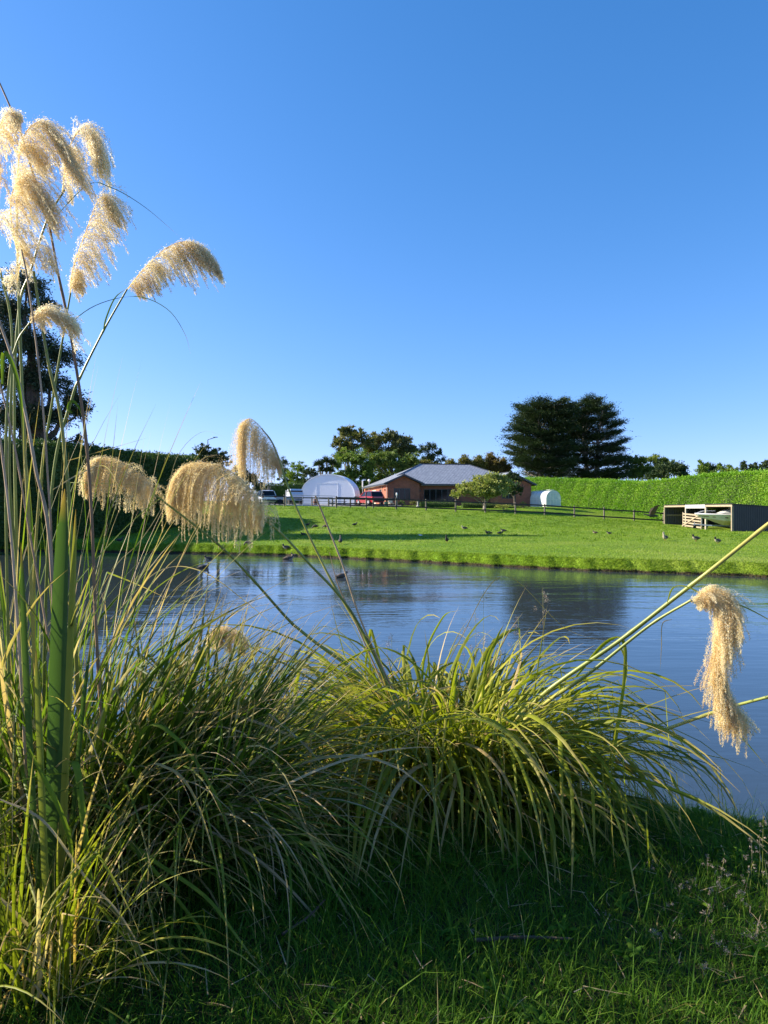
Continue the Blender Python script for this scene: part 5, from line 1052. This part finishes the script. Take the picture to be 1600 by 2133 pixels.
small('picnic_table', 705, 83, 'second low picnic table in front of the right half of the shelter', 'table', [('table_frame', 'timber_dark', table)], -.1)
# lamp post between the round trees
def lamp():
    Y = 92; x = (433-800)*Y/F; z = float(gz(x, Y)); zt = W(433, 916, Y).z-z; e = empty('street_lamp', (x, Y, z), 'thin street lamp sticking out above the two round trees', 'street lamp')
    mb = MB(); mb.tube([(0, 0, 0), (0, 0, zt)], [.09, .05], 8); mb.build('pole', M['timber_dark'], e); mb = MB(); mb.tube([(0, 0, zt), (1.1, 0, zt+.36)], [.04, .05], 6); mb.box((1.0, 0, zt+.33), (.55, .18, .08), bev=.02); mb.build('lamp_arm', M['timber_dark'], e)
lamp()
# pipe hoop in the shade at left
p = hit(190, 1099); e = empty('pipe_rail', p, 'bent grey pipe rail standing in the shaded grass at the left', 'rail'); mb = MB(); mb.tube([(-.8, 0, -.1), (-.8, 0, .75), (-.7, 0, .85), (.45, 0, .85), (.55, 0, .75), (.55, 0, -.1)], .03, 8); mb.build('pipe', M['steel'], e)

# ================================================================== boat shed
SHX0, SHX1, SYN, SYF = 26.2, 32.0, 53.4, 68.0
g0 = .78
shed = empty('boat_shed', (SHX0, SYN, g0), 'long open fronted shed of dark corrugated iron at the right edge', 'shed')
T0 = Matrix.Translation((-SHX0, -SYN, -g0))
HS = W(0, 1048.5, SYN).z
def fx(y): return 26.2+(y-SYN)*.045
pys = [SYN+.06, 58.3, 62.6, SYF-.06]
for i, y in enumerate(pys):
    g_ = float(gz(fx(y), y)); mb = MB(T0); mb.box((fx(y), y, (g_+HS-.25)/2-.1), (.13, .13, HS-.25-g_+.2)); mb.build('post', M['timber'] if i in (0, 3) else M['cream'], shed)
mb = MB(T0); bar(mb, (fx(SYN), SYN, HS-.17), (fx(58.3), 58.3, HS-.16), .08, .15); mb.build('front_beam', M['timber'], shed)
mb = MB(T0); bar(mb, (fx(62.6), 62.6, HS-.16), (fx(SYF), SYF, HS-.17), .08, .15); mb.build('front_beam', M['timber'], shed)
mb = MB(T0); bar(mb, (fx(58.3)-.06, 58.3, HS-.20), (fx(62.6)-.06, 62.6, HS-.20), .05, .30); mb.build('white_fascia_board', M['white'], shed)
mb = MB(T0); HB = HS-.42; ov = .12
mb.add([(fx(SYN)-ov, SYN-ov, HS-.05), (fx(SYF)-ov, SYF+ov, HS-.05), (SHX1+ov, SYF+ov, HB-.05), (SHX1+ov, SYN-ov, HB-.05), (fx(SYN)-ov, SYN-ov, HS+.0), (fx(SYF)-ov, SYF+ov, HS+.0), (SHX1+ov, SYF+ov, HB), (SHX1+ov, SYN-ov, HB)],
       [(0, 1, 2, 3), (7, 6, 5, 4), (0, 4, 5, 1), (1, 5, 6, 2), (2, 6, 7, 3), (3, 7, 4, 0)]); mb.build('roof', M['dark_iron'], shed)
def shwall(name, a, b, za, zb, mt, th=.04):
    a = Vector(a); b = Vector(b); d = (b-a).normalized(); n = Vector((d.y, -d.x))*th
    mb = MB(T0); ga_, gb_ = float(gz(*a))-.1, float(gz(*b))-.1
    mb.add([(*a, ga_), (*b, gb_), (*b, zb), (*a, za), (*(a-n), ga_), (*(b-n), gb_), (*(b-n), zb), (*(a-n), za)], [(0, 1, 2, 3), (7, 6, 5, 4), (3, 2, 6, 7), (4, 5, 1, 0), (0, 3, 7, 4), (1, 5, 6, 2)]); mb.build(name, M[mt], shed)
shwall('end_wall', (fx(SYN)+.08, SYN), (SHX1, SYN), HS-.06, HB-.06, 'dark_iron')
shwall('end_wall', (fx(SYF)+.08, SYF), (SHX1, SYF), HS-.06, HB-.06, 'grey_iron')
shwall('back_wall', (SHX1, SYN+.05), (SHX1, SYF), HB-.06, HB-.06, 'grey_iron')
shwall('partition_wall', (fx(62.6)+.1, 62.75), (fx(62.6)+2.0, 62.75), HS-.2, HS-.3, 'dark_iron')
mb = MB(T0); mb.box(((fx(SYF)+SHX1)/2, SYF-.08, 1.75), (SHX1-fx(SYF)-.3, .06, .14)); mb.box((SHX1-.08, 60.7, 1.75), (.06, 14, .14)); mb.build('wall_girt', M['timber'], shed)
# timber yard gate across the middle bay
gt = empty('timber_gate', (fx(58.9)-.12, 58.9, float(gz(fx(58.9), 58.9))), 'pale timber farm gate standing across the middle bay of the shed', 'gate')
gy = 62.5-58.9; zg = lambda y: float(gz(26.4, 58.9+y))-float(gz(fx(58.9), 58.9))
for y in (0, gy): mb = MB(); mb.box((0, y, zg(y)+.63), (.09, .11, 1.3)); mb.build('stile', M['timber'], gt)
for k in range(5):
    mb = MB(); bar(mb, (-.05, 0, zg(0)+.14+k*.25), (-.05, gy, zg(gy)+.14+k*.25), .03, .13); mb.build('slat', M['timber'], gt)
mb = MB(); bar(mb, (-.10, .35, zg(0)+1.15), (-.10, gy, zg(gy)+.08), .04, .11); mb.build('brace', M['timber'], gt)
# boat on its trailer
bt = empty('motor_boat', (24.75, 56.6, .56), 'white motor boat with a maroon stripe, bow poking out of the shed', 'boat', rz=R(-3))
def bsec(u):   # u 0 bow .. 1 stern ; returns x, half beam at gunwale, chine half, keel z, chine z, gunwale z
    x = u*5.2; hb = 1.0*min(1, (u*2.6))**.62; ch = hb*.78*min(1, u*2.2); kz = 1.05-.80*min(1, u/.42)**.75 if u < .42 else .25; kz = max(kz, .25)
    cz = 1.10-.45*min(1, u/.6)**.6; return x, hb, ch, kz+.22, max(cz, kz+.1)+.10, 1.36-.10*u
us = [0.0, .03, .08, .15, .25, .4, .6, .8, 1.0]
def shell(f, mat, nm, par): mb = MB(); mb.loft([f(u) for u in us], cap=True); return mb.build(nm, M[mat], par, smooth=False)
def low(u): x, hb, ch, kz, cz, gzz = bsec(u); return [(x+.35*(1-u)**3*1.4, 0, kz), (x+.2*(1-u)**3, ch, cz), (x+.2*(1-u)**3, -ch, cz)]
def topside(u):
    x, hb, ch, kz, cz, gzz = bsec(u); return [(x+.2*(1-u)**3, ch, cz+.003), (x, hb, gzz), (x, hb*.9, gzz+.04), (x, 0, gzz+.10), (x, -hb*.9, gzz+.04), (x, -hb, gzz), (x+.2*(1-u)**3, -ch, cz+.003)]
shell(low, 'tan_hull', 'hull_bottom', bt); hull = shell(topside, 'gel', 'hull', bt)
mb = MB(); pts_t = []; 
for s_ in (1, -1):
    rr = []
    for u in us[1:]:
        x, hb, ch, kz, cz, gzz = bsec(u); f = .42; y_ = ch+(hb-ch)*f+.012; z_ = cz+(gzz-cz)*f; y2 = ch+(hb-ch)*(f+.14)+.012; z2 = cz+(gzz-cz)*(f+.14); xo = x+.2*(1-u)**3*(1-f); rr.append([(xo, s_*y_, z_), (xo, s_*y2, z2)])
    vs = [v for r in rr for v in r]; fs = [(2*i, 2*i+2, 2*i+3, 2*i+1) if s_ < 0 else (2*i, 2*i+1, 2*i+3, 2*i+2) for i in range(len(rr)-1)]; mb.add(vs, fs)
mb.build('stripe', M['stripe'], hull)
mb = MB(); mb.loft([[(1.9, -.62, 1.42), (4.1, -.8, 1.34), (4.1, .8, 1.34), (1.9, .62, 1.42)], [(2.5, -.50, 1.72), (3.9, -.62, 1.70), (3.9, .62, 1.70), (2.5, .50, 1.72)]]); mb.build('cabin', M['gel'], bt)
mb = MB(); mb.loft([[(2.45, -.50, 1.70), (3.85, -.60, 1.70), (3.85, .60, 1.70), (2.45, .50, 1.70)], [(2.85, -.44, 1.93), (3.6, -.5, 1.95), (3.6, .5, 1.95), (2.85, .44, 1.93)]]); mb.build('windscreen', M['glass'], bt)
mb = MB(); mb.box((3.2, 0, 1.97), (.95, 1.08, .05), bev=.02); mb.tube([(.15, 0, 1.45), (.6, .3, 1.62), (1.4, .5, 1.62)], .012, 5); mb.tube([(.15, 0, 1.45), (.6, -.3, 1.62), (1.4, -.5, 1.62)], .012, 5); mb.build('hardtop', M['gel'], bt)
tr_ = empty('boat_trailer', (24.75, 56.6, .78), 'steel boat trailer under the motor boat', 'trailer', rz=R(-3))
mb = MB(); bar(mb, (1.1, .55, .24), (5.2, .75, .20), .06, .10); bar(mb, (1.1, -.55, .24), (5.2, -.75, .20), .06, .10); bar(mb, (-.1, 0, .34), (1.2, .55, .24), .06, .09); bar(mb, (-.1, 0, .34), (1.2, -.55, .24), .06, .09); mb.box((.55, 0, .60), (.07, .07, .5)); mb.tube([(.0, 0, .02), (.0, 0, .5)], .03, 6); mb.build('chassis', M['steel'], tr_)
for s_ in (-1, 1):
    mb = MB(Matrix.Translation((3.3, s_*.95, .27)) @ Matrix.Rotation(R(90), 4, 'X')); mb.tube([(0, 0, -.08), (0, 0, .08)], .27, 16); wh = mb.build('wheel', M['rubber'], tr_)
    mb = MB(Matrix.Translation((3.3, s_*.95, .27)) @ Matrix.Rotation(R(90), 4, 'X')); mb.tube([(0, 0, -.09), (0, 0, .09)], .14, 12); mb.build('rim', M['white'], wh)
mb = MB(Matrix.Translation((0, 0, .12)) @ Matrix.Rotation(R(90), 4, 'X')); mb.tube([(0, 0, -.04), (0, 0, .04)], .12, 12); mb.build('jockey_wheel', M['rubber'], tr_)

# ================================================================== greenhouse
GY = 86.5; gx = (1153-800)*GY/F; gzz = float(gz(gx, GY)); gh = empty('greenhouse', (gx, GY, gzz), 'small arched clear greenhouse right of the brick house', 'greenhouse', rz=R(-68))
# local x runs away from the door end; door end at x=0 faces the pond
GL, GR, GHh = 4.2, 1.05, 2.05
def garch(x, r=GR, h=GHh): return [(x, -r*math.cos(t)*(1 if t not in (0,) else 1), (h-1.0)*max(0, math.sin(t))**.9+1.0 if 0 < t < math.pi else 1.0) for t in np.linspace(0, math.pi, 15)]
def prof_(x): return [(x, GR, 0)]+garch(x)[::-1]+[(x, -GR, 0)]
rz_ = Matrix.Rotation(R(180), 4, 'Z')
mb = MB(rz_); rr = [prof_(x) for x in np.linspace(0, GL, 7)]; mb.loft(rr, cap=False, closed=False); mb.build('cover', M['poly'], gh)
for x_ in (0, GL): mb = MB(rz_); mb.add(prof_(x_), [tuple(range(17))]); mb.build('end_panel', M['poly'], gh)
mb = MB(rz_)
for x in np.linspace(0, GL, 7): mb.tube([Vector(v)*1.0 for v in prof_(x)], .022, 5)
for y, z in [(-GR, 1.0), (GR, 1.0), (-.6, 1.85), (.6, 1.85), (0, 2.05), (-GR, .02), (GR, .02)]: mb.tube([(0, y, z), (GL, y, z)], .018, 5)
for y in (-.42, .42, 0): mb.tube([(-.01, y, 0), (-.01, y, 1.75)], .022, 5)
mb.tube([(-.01, -1.03, .95), (-.01, 1.03, .95)], .022, 5); mb.tube([(-.01, -.6, 1.72), (-.01, .6, 1.72)], .022, 5)
mb.build('frame', M['white'], gh)
mb = MB(rz_); mb.box((2.5, 0, 2.12), (1.2, .7, .03)); mb.box((.7, 0, 2.14), (.8, .6, .03)); mb.build('roof_vent', M['poly'], gh)
mb = MB(rz_); n = 0
for k in range(16): a = Vector((U(.4, 3.8), U(-.7, .7), 0)); mb.tube([a, a+Vector((U(-.2, .2), U(-.2, .2), U(.5, 1.3)))], [.06, .2], 6)
mb.build('plants', M['t_box'], gh)

# ================================================================== ducks
def duck_mats():
    M['d_brown'] = plain('brown_duck_plumage', (.13, .085, .05), (.06, .04, .028), .7, 26, .2); M['d_dark'] = plain('dark_duck_plumage', (.035, .03, .028), (.018, .016, .015), .7, 26, .2)
    M['d_pale'] = plain('pale_duck_feathers', (.55, .47, .36), (.38, .30, .22), .7, 20); M['d_head'] = plain('dark_duck_head', (.03, .028, .022), None, .6); M['d_bill'] = plain('olive_bill', (.12, .09, .03), None, .5); M['d_leg'] = plain('orange_duck_leg', (.35, .12, .03), None, .6)
duck_mats()
def duck(p, heading, label, pal=('d_brown', 'd_head', 'd_pale'), pose='stand', s=1.0, tilt=0., group='ducks on the grass'):
    """heading: direction the bill points, radians about z"""
    s = s*.74 if s < 1.28 else s*.62; e = empty('duck', p, label, 'duck', group, rz=heading); e.scale = (s, s, s)
    z0 = {'stand': .075, 'sit': .0, 'swim': -.06, 'feed': .07, 'tall': .09}[pose]
    if pose == 'feed': neck = [(.17, 0, z0+.12), (.22, 0, z0+.08), (.27, 0, z0+.0), (.30, 0, z0-.06), (.33, 0, z0-.10)]
    elif pose == 'tall': neck = [(.14, 0, z0+.19), (.18, 0, z0+.26), (.19, 0, z0+.34), (.21, 0, z0+.39), (.25, 0, z0+.41)]
    elif pose in ('sit', 'swim'): neck = [(.17, 0, z0+.16), (.20, 0, z0+.20), (.21, 0, z0+.245), (.23, 0, z0+.27), (.265, 0, z0+.275)]
    else: neck = [(.16, 0, z0+.17), (.20, 0, z0+.22), (.21, 0, z0+.28), (.23, 0, z0+.315), (.27, 0, z0+.32)]
    body = [((-.31, 0, z0+.10), (.008, .025)), ((-.26, 0, z0+.105), (.03, .055)), ((-.18, 0, z0+.115), (.075, .09)), ((-.08, 0, z0+.12), (.108, .115)), ((.03, 0, z0+.12), (.118, .12)), ((.10, 0, z0+.13), (.105, .10))]
    nr = [.078, .056, .048, .056, .036]
    pts = [b[0] for b in body]+neck; rad = [b[1] for b in body]+[(r, r) for r in nr]
    mb = MB(); ring_n = 10; 
    # continuous body: rings by hand so that material can change along it
    P = [Vector(q) for q in pts]; vs = []
    for i, q in enumerate(P):
        d = (P[min(i+1, len(P)-1)]-P[max(i-1, 0)]).normalized(); up = Vector((0, 1, 0)).cross(d)*-1; up.normalize(); r = rad[i]
        for j in range(ring_n): t = 2*math.pi*j/ring_n; vs.append(q+up*math.cos(t)*r[0]+Vector((0, 1, 0))*math.sin(t)*r[1])
    k = len(P); fs = []; ms = []
    for i in range(k-1):
        for j in range(ring_n):
            fs.append((i*ring_n+j, i*ring_n+(j+1) % ring_n, (i+1)*ring_n+(j+1) % ring_n, (i+1)*ring_n+j)); under = math.cos(2*math.pi*(j+.5)/ring_n) < -.2
            ms.append(1 if i >= 7 else (2 if (under and i in (4, 5, 6)) else 0))
    fs += [tuple(range(ring_n))[::-1], tuple((k-1)*ring_n+j for j in range(ring_n))]; ms += [0, 1]
    mb.add(vs, fs); mb.m = ms; bd = mb.build('body', [M[q] for q in pal], e, smooth=True)
    h = Vector(neck[-1]); dr = Vector((1, 0, -.15)) if pose != 'feed' else Vector((.5, 0, -.8)); dr.normalize()
    mb = MB(); mb.tube([h, h+dr*.03, h+dr*.065], [(.016, .016), (.009, .016), (.005, .014)], 7); mb.build('bill', M['d_bill'], e)
    for sgn in (-1, 1):
        mb = MB(); mb.loft([[(.10, sgn*.085, z0+.19), (.10, sgn*.112, z0+.13), (.08, sgn*.085, z0+.08)], [(-.05, sgn*.09, z0+.20), (-.05, sgn*.128, z0+.13), (-.05, sgn*.10, z0+.07)], [(-.2, sgn*.05, z0+.17), (-.2, sgn*.082, z0+.13), (-.2, sgn*.06, z0+.09)], [(-.31, sgn*.015, z0+.125), (-.31, sgn*.02, z0+.115), (-.31, sgn*.015, z0+.105)]]); mb.build('wing', M[pal[0]], e)
        if pose in ('stand', 'feed', 'tall'):
            mb = MB(); mb.tube([(-.01, sgn*.045, z0+.03), (-.015, sgn*.045, z0-.01), (0, sgn*.045, .012)], [.018, .010, .008], 6); mb.add([(-.01, sgn*.045-.008, .014), (.06, sgn*.045-.03, .008), (.06, sgn*.045+.03, .008), (-.01, sgn*.045+.008, .014)], [(0, 1, 2, 3)]); mb.build('leg', M['d_leg'], e)
    return e
LFT = math.pi; B = ('d_brown', 'd_head', 'd_pale'); D_ = ('d_dark', 'd_head', 'd_dark'); Pn = ('d_brown', 'd_pale', 'd_pale')
for (px, py, hd, pose, pal, s, lb) in [
    (1386, 1127, LFT+.7, 'tall', Pn, 1.25, 'duck with pale striped flank, left of the three near the shed'),
    (1450, 1128, LFT+.3, 'stand', B, 1.2, 'brown duck in the middle of the three near the shed'),
    (1495, 1133, LFT+.5, 'stand', B, 1.15, 'dark headed brown duck, right of the three near the shed'),
    (968, 1103, LFT+.2, 'sit', Pn, 1.25, 'duck with pale breast resting on the lit grass under the fence'),
    (1018, 1113, LFT+.1, 'sit', D_, 1.4, 'dark duck facing left at the edge of the long shadow'),
    (1042, 1113, .3, 'sit', D_, 1.3, 'dark duck facing right at the edge of the long shadow'),
    (1049, 1108, LFT+.2, 'sit', B, 1.3, 'brown duck just behind the dark pair at the shadow edge'),
    (931, 1131, -math.pi/2-.3, 'tall', D_, 1.3, 'upright dark duck on the near side of the long shadow'),
    (1240, 1113, LFT-.3, 'stand', B, .8, 'tiny brown duck far right of the shadow, left of two'),
    (1269, 1113, LFT+.3, 'sit', B, .9, 'tiny brown duck far right of the shadow, right of two'),
    (641, 1096, .5, 'stand', D_, 1.0, 'dark duck standing left of the feeding ones'),
    (657, 1100, LFT, 'feed', D_, 1.2, 'humped dark duck with its head in the grass'),
    (678, 1100, LFT, 'feed', B, 1.2, 'brown duck grazing beside the dead stalk'),
    (739, 1096, .3, 'stand', D_, 1.1, 'dark duck alone above the long shadow'),
    (709, 1134, math.pi/2, 'tall', D_, 1.25, 'upright dark duck seen from behind, just right of the dead stalk'),
    (517, 1136, LFT, 'feed', D_, 1.0, 'dark duck under the right end of the big plume'),
    (249, 1130, .1, 'stand', D_, 1.0, 'dark duck on the bank under the left plume'),
    (362, 1082, LFT, 'sit', D_, .9, 'dark duck in the shade below the big plume'),
    (1332-700, 1070+45, LFT+.4, 'sit', D_, .9, 'dark duck sitting in the shadow left of the green stalk')]:
    duck(hit(px, py), hd, lb, pal, pose, s)
duck(hit(597, 1147), LFT+.4, 'brown duck standing on the very edge of the far bank', B, 'stand', 1.3)
for px, py, hd, s, lb in [(601, 1165, .2, 1.2, 'grey brown duck swimming below the bank edge'), (614, 1158, LFT, .9, 'small duck swimming close under the bank'), (712, 1203, .6, 1.1, 'dark duck swimming between the two dead stalks'), (434, 1165, LFT+.8, 1.0, 'duck swimming below the big plume'), (424, 1184, .2, 1.3, 'dark duck swimming in the dark reflection')]:
    Yw = EYE*F/(py-1061); duck(Vector(((px-800)*Yw/F, Yw, 0)), hd, lb, B if s != 1.3 else D_, 'swim', s, group='ducks on the pond')
p = hit(876, 1117); e = duck(p, LFT, 'small white bird in the long shadow', ('white', 'white', 'white'), 'sit', .6, group=None)
# duck flying low over the slope
p = W(1357, 1074, 50); e = empty('flying_duck', p, 'large duck flying low in front of the fence with raised wings', 'duck', 'ducks on the grass', rz=LFT-.15)
mb = MB(); mb.tube([(-.42, 0, -.03), (-.30, 0, -.02), (-.12, 0, 0), (.05, 0, 0), (.18, 0, .02), (.32, 0, .05), (.42, 0, .07), (.48, 0, .075), (.56, 0, .07)], [(.01, .06), (.04, .07), (.09, .11), (.10, .12), (.07, .07), (.04, .04), (.045, .04), (.035, .03), (.008, .012)], 10); mb.build('body', M['d_dark'], e, smooth=True)
for s_, up in ((1, .62), (-1, .50)):
    mb = MB(); mb.loft([[(.12, s_*.08, .05), (-.16, s_*.08, .05), (-.16, s_*.08, .03), (.12, s_*.08, .03)], [(.10, s_*.30, .05+up*.4), (-.24, s_*.30, .05+up*.4), (-.24, s_*.30, .03+up*.4), (.10, s_*.30, .03+up*.4)], [(-.10, s_*.50, .03+up), (-.38, s_*.48, .03+up), (-.38, s_*.48, .02+up), (-.10, s_*.50, .02+up)], [(-.36, s_*.60, up*1.18), (-.46, s_*.58, up*1.16), (-.46, s_*.58, up*1.15), (-.36, s_*.60, up*1.17)]]); mb.build('wing', M['d_brown'], e)

# ================================================================== seed grasses and litter on the near bank
def seed_grass(px, py_top, py_base, Y, label=None, head=1.0, seed=0):
    b = W(px, py_base, Y); x, y = b.x, Y; z = float(gz(x, y)); top = W(px+U(-8, 8), py_top, Y-.05); e = empty('grass_stem', (x, y, z), label, 'grass stem', 'flowering grass stems on the near bank')
    P = [Vector((x, y, z-.02)), Vector((x, y, z)).lerp(top, .5)+Vector((U(-.02, .02), 0, .01)), top]
    V, Fc, t, a = stalk(P, .0014, .0008, .4, 14, 5, False)
    put('stem', (V, Fc, t, a), M['stalk'], e)
    Cs, Ds = [], []; n = int(90*head)
    dirv = (top-P[1]).normalized()
    for k in range(7):
        q = np.array(top-dirv*(.012+.016*k)*head); s_ = unit(1)[0]; s_[2] = abs(s_[2]); L_ = (.006+.005*k)*head; m = n//7; c = q+s_*L_+rng.normal(size=(m, 3))*.0035*head; Cs.append(c); Ds.append(s_[None]+rng.normal(size=(m, 3))*.5)
    c = np.concatenate(Cs); d = np.concatenate(Ds); m = len(c); V, Fc = leafcards(c, d, rng.normal(size=(m, 3)), .007*U(.7, 1.3, m), .003*U(.7, 1.3, m))
    cv, cf, ct, ca = stalk([top-dirv*.12*head, top-dirv*.06*head, top+dirv*.004], .0009, .0005, .5, 8, 4, False)
    V = np.concatenate([V, cv]); Fc = np.concatenate([Fc, cf+4*m]); at = np.concatenate([np.repeat(U(0, .8, m), 4), ct])
    npmesh('seed_head', V-np.array(e.location), Fc, M['seed'], e, {'tint': at, 'along': at})
SG = [(1512, 1790, 1990, 2.9, 1.3), (1500, 1830, 2000, 2.8, 1.3), (1562, 1795, 1990, 2.9, 1.2), (1590, 1790, 2010, 2.8, 1.2), (1345, 1810, 1900, 3.2, 1.3), (1440, 1830, 1960, 3.0, .9), (1540, 1850, 2010, 2.8, 1.2), (1485, 1885, 2030, 2.7, 1.0), (1588, 1920, 2060, 2.6, 1.4), (1570, 1955, 2080, 2.6, 1.3), (1495, 1970, 2090, 2.55, 1.2), (1515, 1980, 2110, 2.5, 1.4), (1370, 1950, 2070, 2.6, 1.0), (1415, 1950, 2060, 2.6, 1.0), (1360, 1940, 2080, 2.6, .8), (1560, 1745, 1960, 3.0, 1.1), (1575, 1740, 1960, 3.0, .9), (1395, 1880, 2010, 2.8, .8), (1282, 1940, 2040, 2.7, .9), (135, 2000, 2080, 2.4, .9), (285, 2000, 2060, 2.5, .8), (805, 1885, 1950, 3.1, .9), (1120, 1790, 1850, 3.4, .9), (1468, 1780, 1950, 3.0, .7), (1465, 2010, 2120, 2.4, .9), (1420, 1840, 1980, 2.9, .7), (1590, 1700, 1950, 3.0, .8), (765, 1760, 1830, 3.4, .8)]
SGL = ['spreading seed head, the left one of the bright trio at the lower right', 'compact drooping seed head just below the spreading one at the lower right', 'tall double seed head in the middle of the right hand stems', 'seed head cut by the right edge level with the tall double one',
 'pale seed head standing alone below the tips of the middle clump', 'low grey seed head between the lone pale one and the right group', 'faint seed head right under the tall double one', 'small pinkish seed head low in the right group', 'large pinkish seed head at the right edge over lit grass',
 'second large pinkish seed head below the one at the right edge', 'thin pink seed head above the sunlit patch at the right', 'fat pale seed head lowest but one at the right', 'spindly seed head over the dark grass, left of the right group', 'brownish spindly seed head beside the dark grass stems', 'small loose seed head beside the spindly one',
 'high pale seed head at the water line near the right edge', 'slim seed head at the water line, just right of the high pale one', 'thin green stem with a small head right of the middle clump', 'tiny yellowish head low under the middle clump', 'pinkish flowering stem in the dark lower left', 'pale flowering stem in the dark grass under the arching blades',
 'white clover like head in the dark grass at the lower middle', 'small pale head under the drooping leaves of the middle clump', 'thin stem with a small head against the right water edge', 'lowest seed head of the right group, near the bottom edge', 'narrow green seed stem left of the bright trio', 'seed head nearest the water at the right edge', 'small pale head between the reedy clump and the middle clump']
for (px, a, b, Y, hd), lb in zip(SG, SGL): seed_grass(px, a, b, Y, lb, hd)
for (px, a, b, Y, hd, lb) in [(1126, 1225, 1600, 4.0, 2.2, 'tall cocksfoot stem with a cream seed head standing above the middle clump'), (1087, 1285, 1600, 4.0, 1.8, 'cocksfoot stem left of the tallest cream seed head'), (993, 1275, 1600, 4.1, 2.4, 'dry tattered seed head in the middle of the clump'), (960, 1305, 1600, 4.0, 1.6, 'small dry seed head left of the tattered one'), (820, 1320, 1600, 4.1, 2.2, 'dry tattered seed head at the left of the middle clump'), (1010, 1230, 1600, 4.2, .9, 'thin seed stem above the tattered seed head')]:
    seed_grass(px, a, b, Y, lb, hd)
def rod(name, pts, r, label, cat, mt='stalk_dead', tn=.12):
    e = empty(name, pts[0], label, cat); put('stem', stalk([Vector(p)+Vector((0, 0, U(-.004, .004))) for p in pts], r, r*.6, tn, 24, 7, False), M['twig'], e)
def gp(px, py, lift=.012):
    for Y in np.arange(1.6, 6, .02):
        q = W(px, py, Y)
        if q.z <= float(gz(q.x, q.y)): break
    return Vector((q.x, q.y, float(gz(q.x, q.y))+lift))
rod('dry_stalk', [gp(988, 1988, .05), gp(1090, 1987, .05), gp(1192, 1988, .045)], .007, 'dry brown stalk lying across the dark grass at the lower middle', 'stalk')
rod('dry_twig', [gp(588, 1975, .04), gp(640, 1945, .05), (gp(677, 1912, .06))], .005, 'grey bent twig lying in the shaded grass', 'twig')
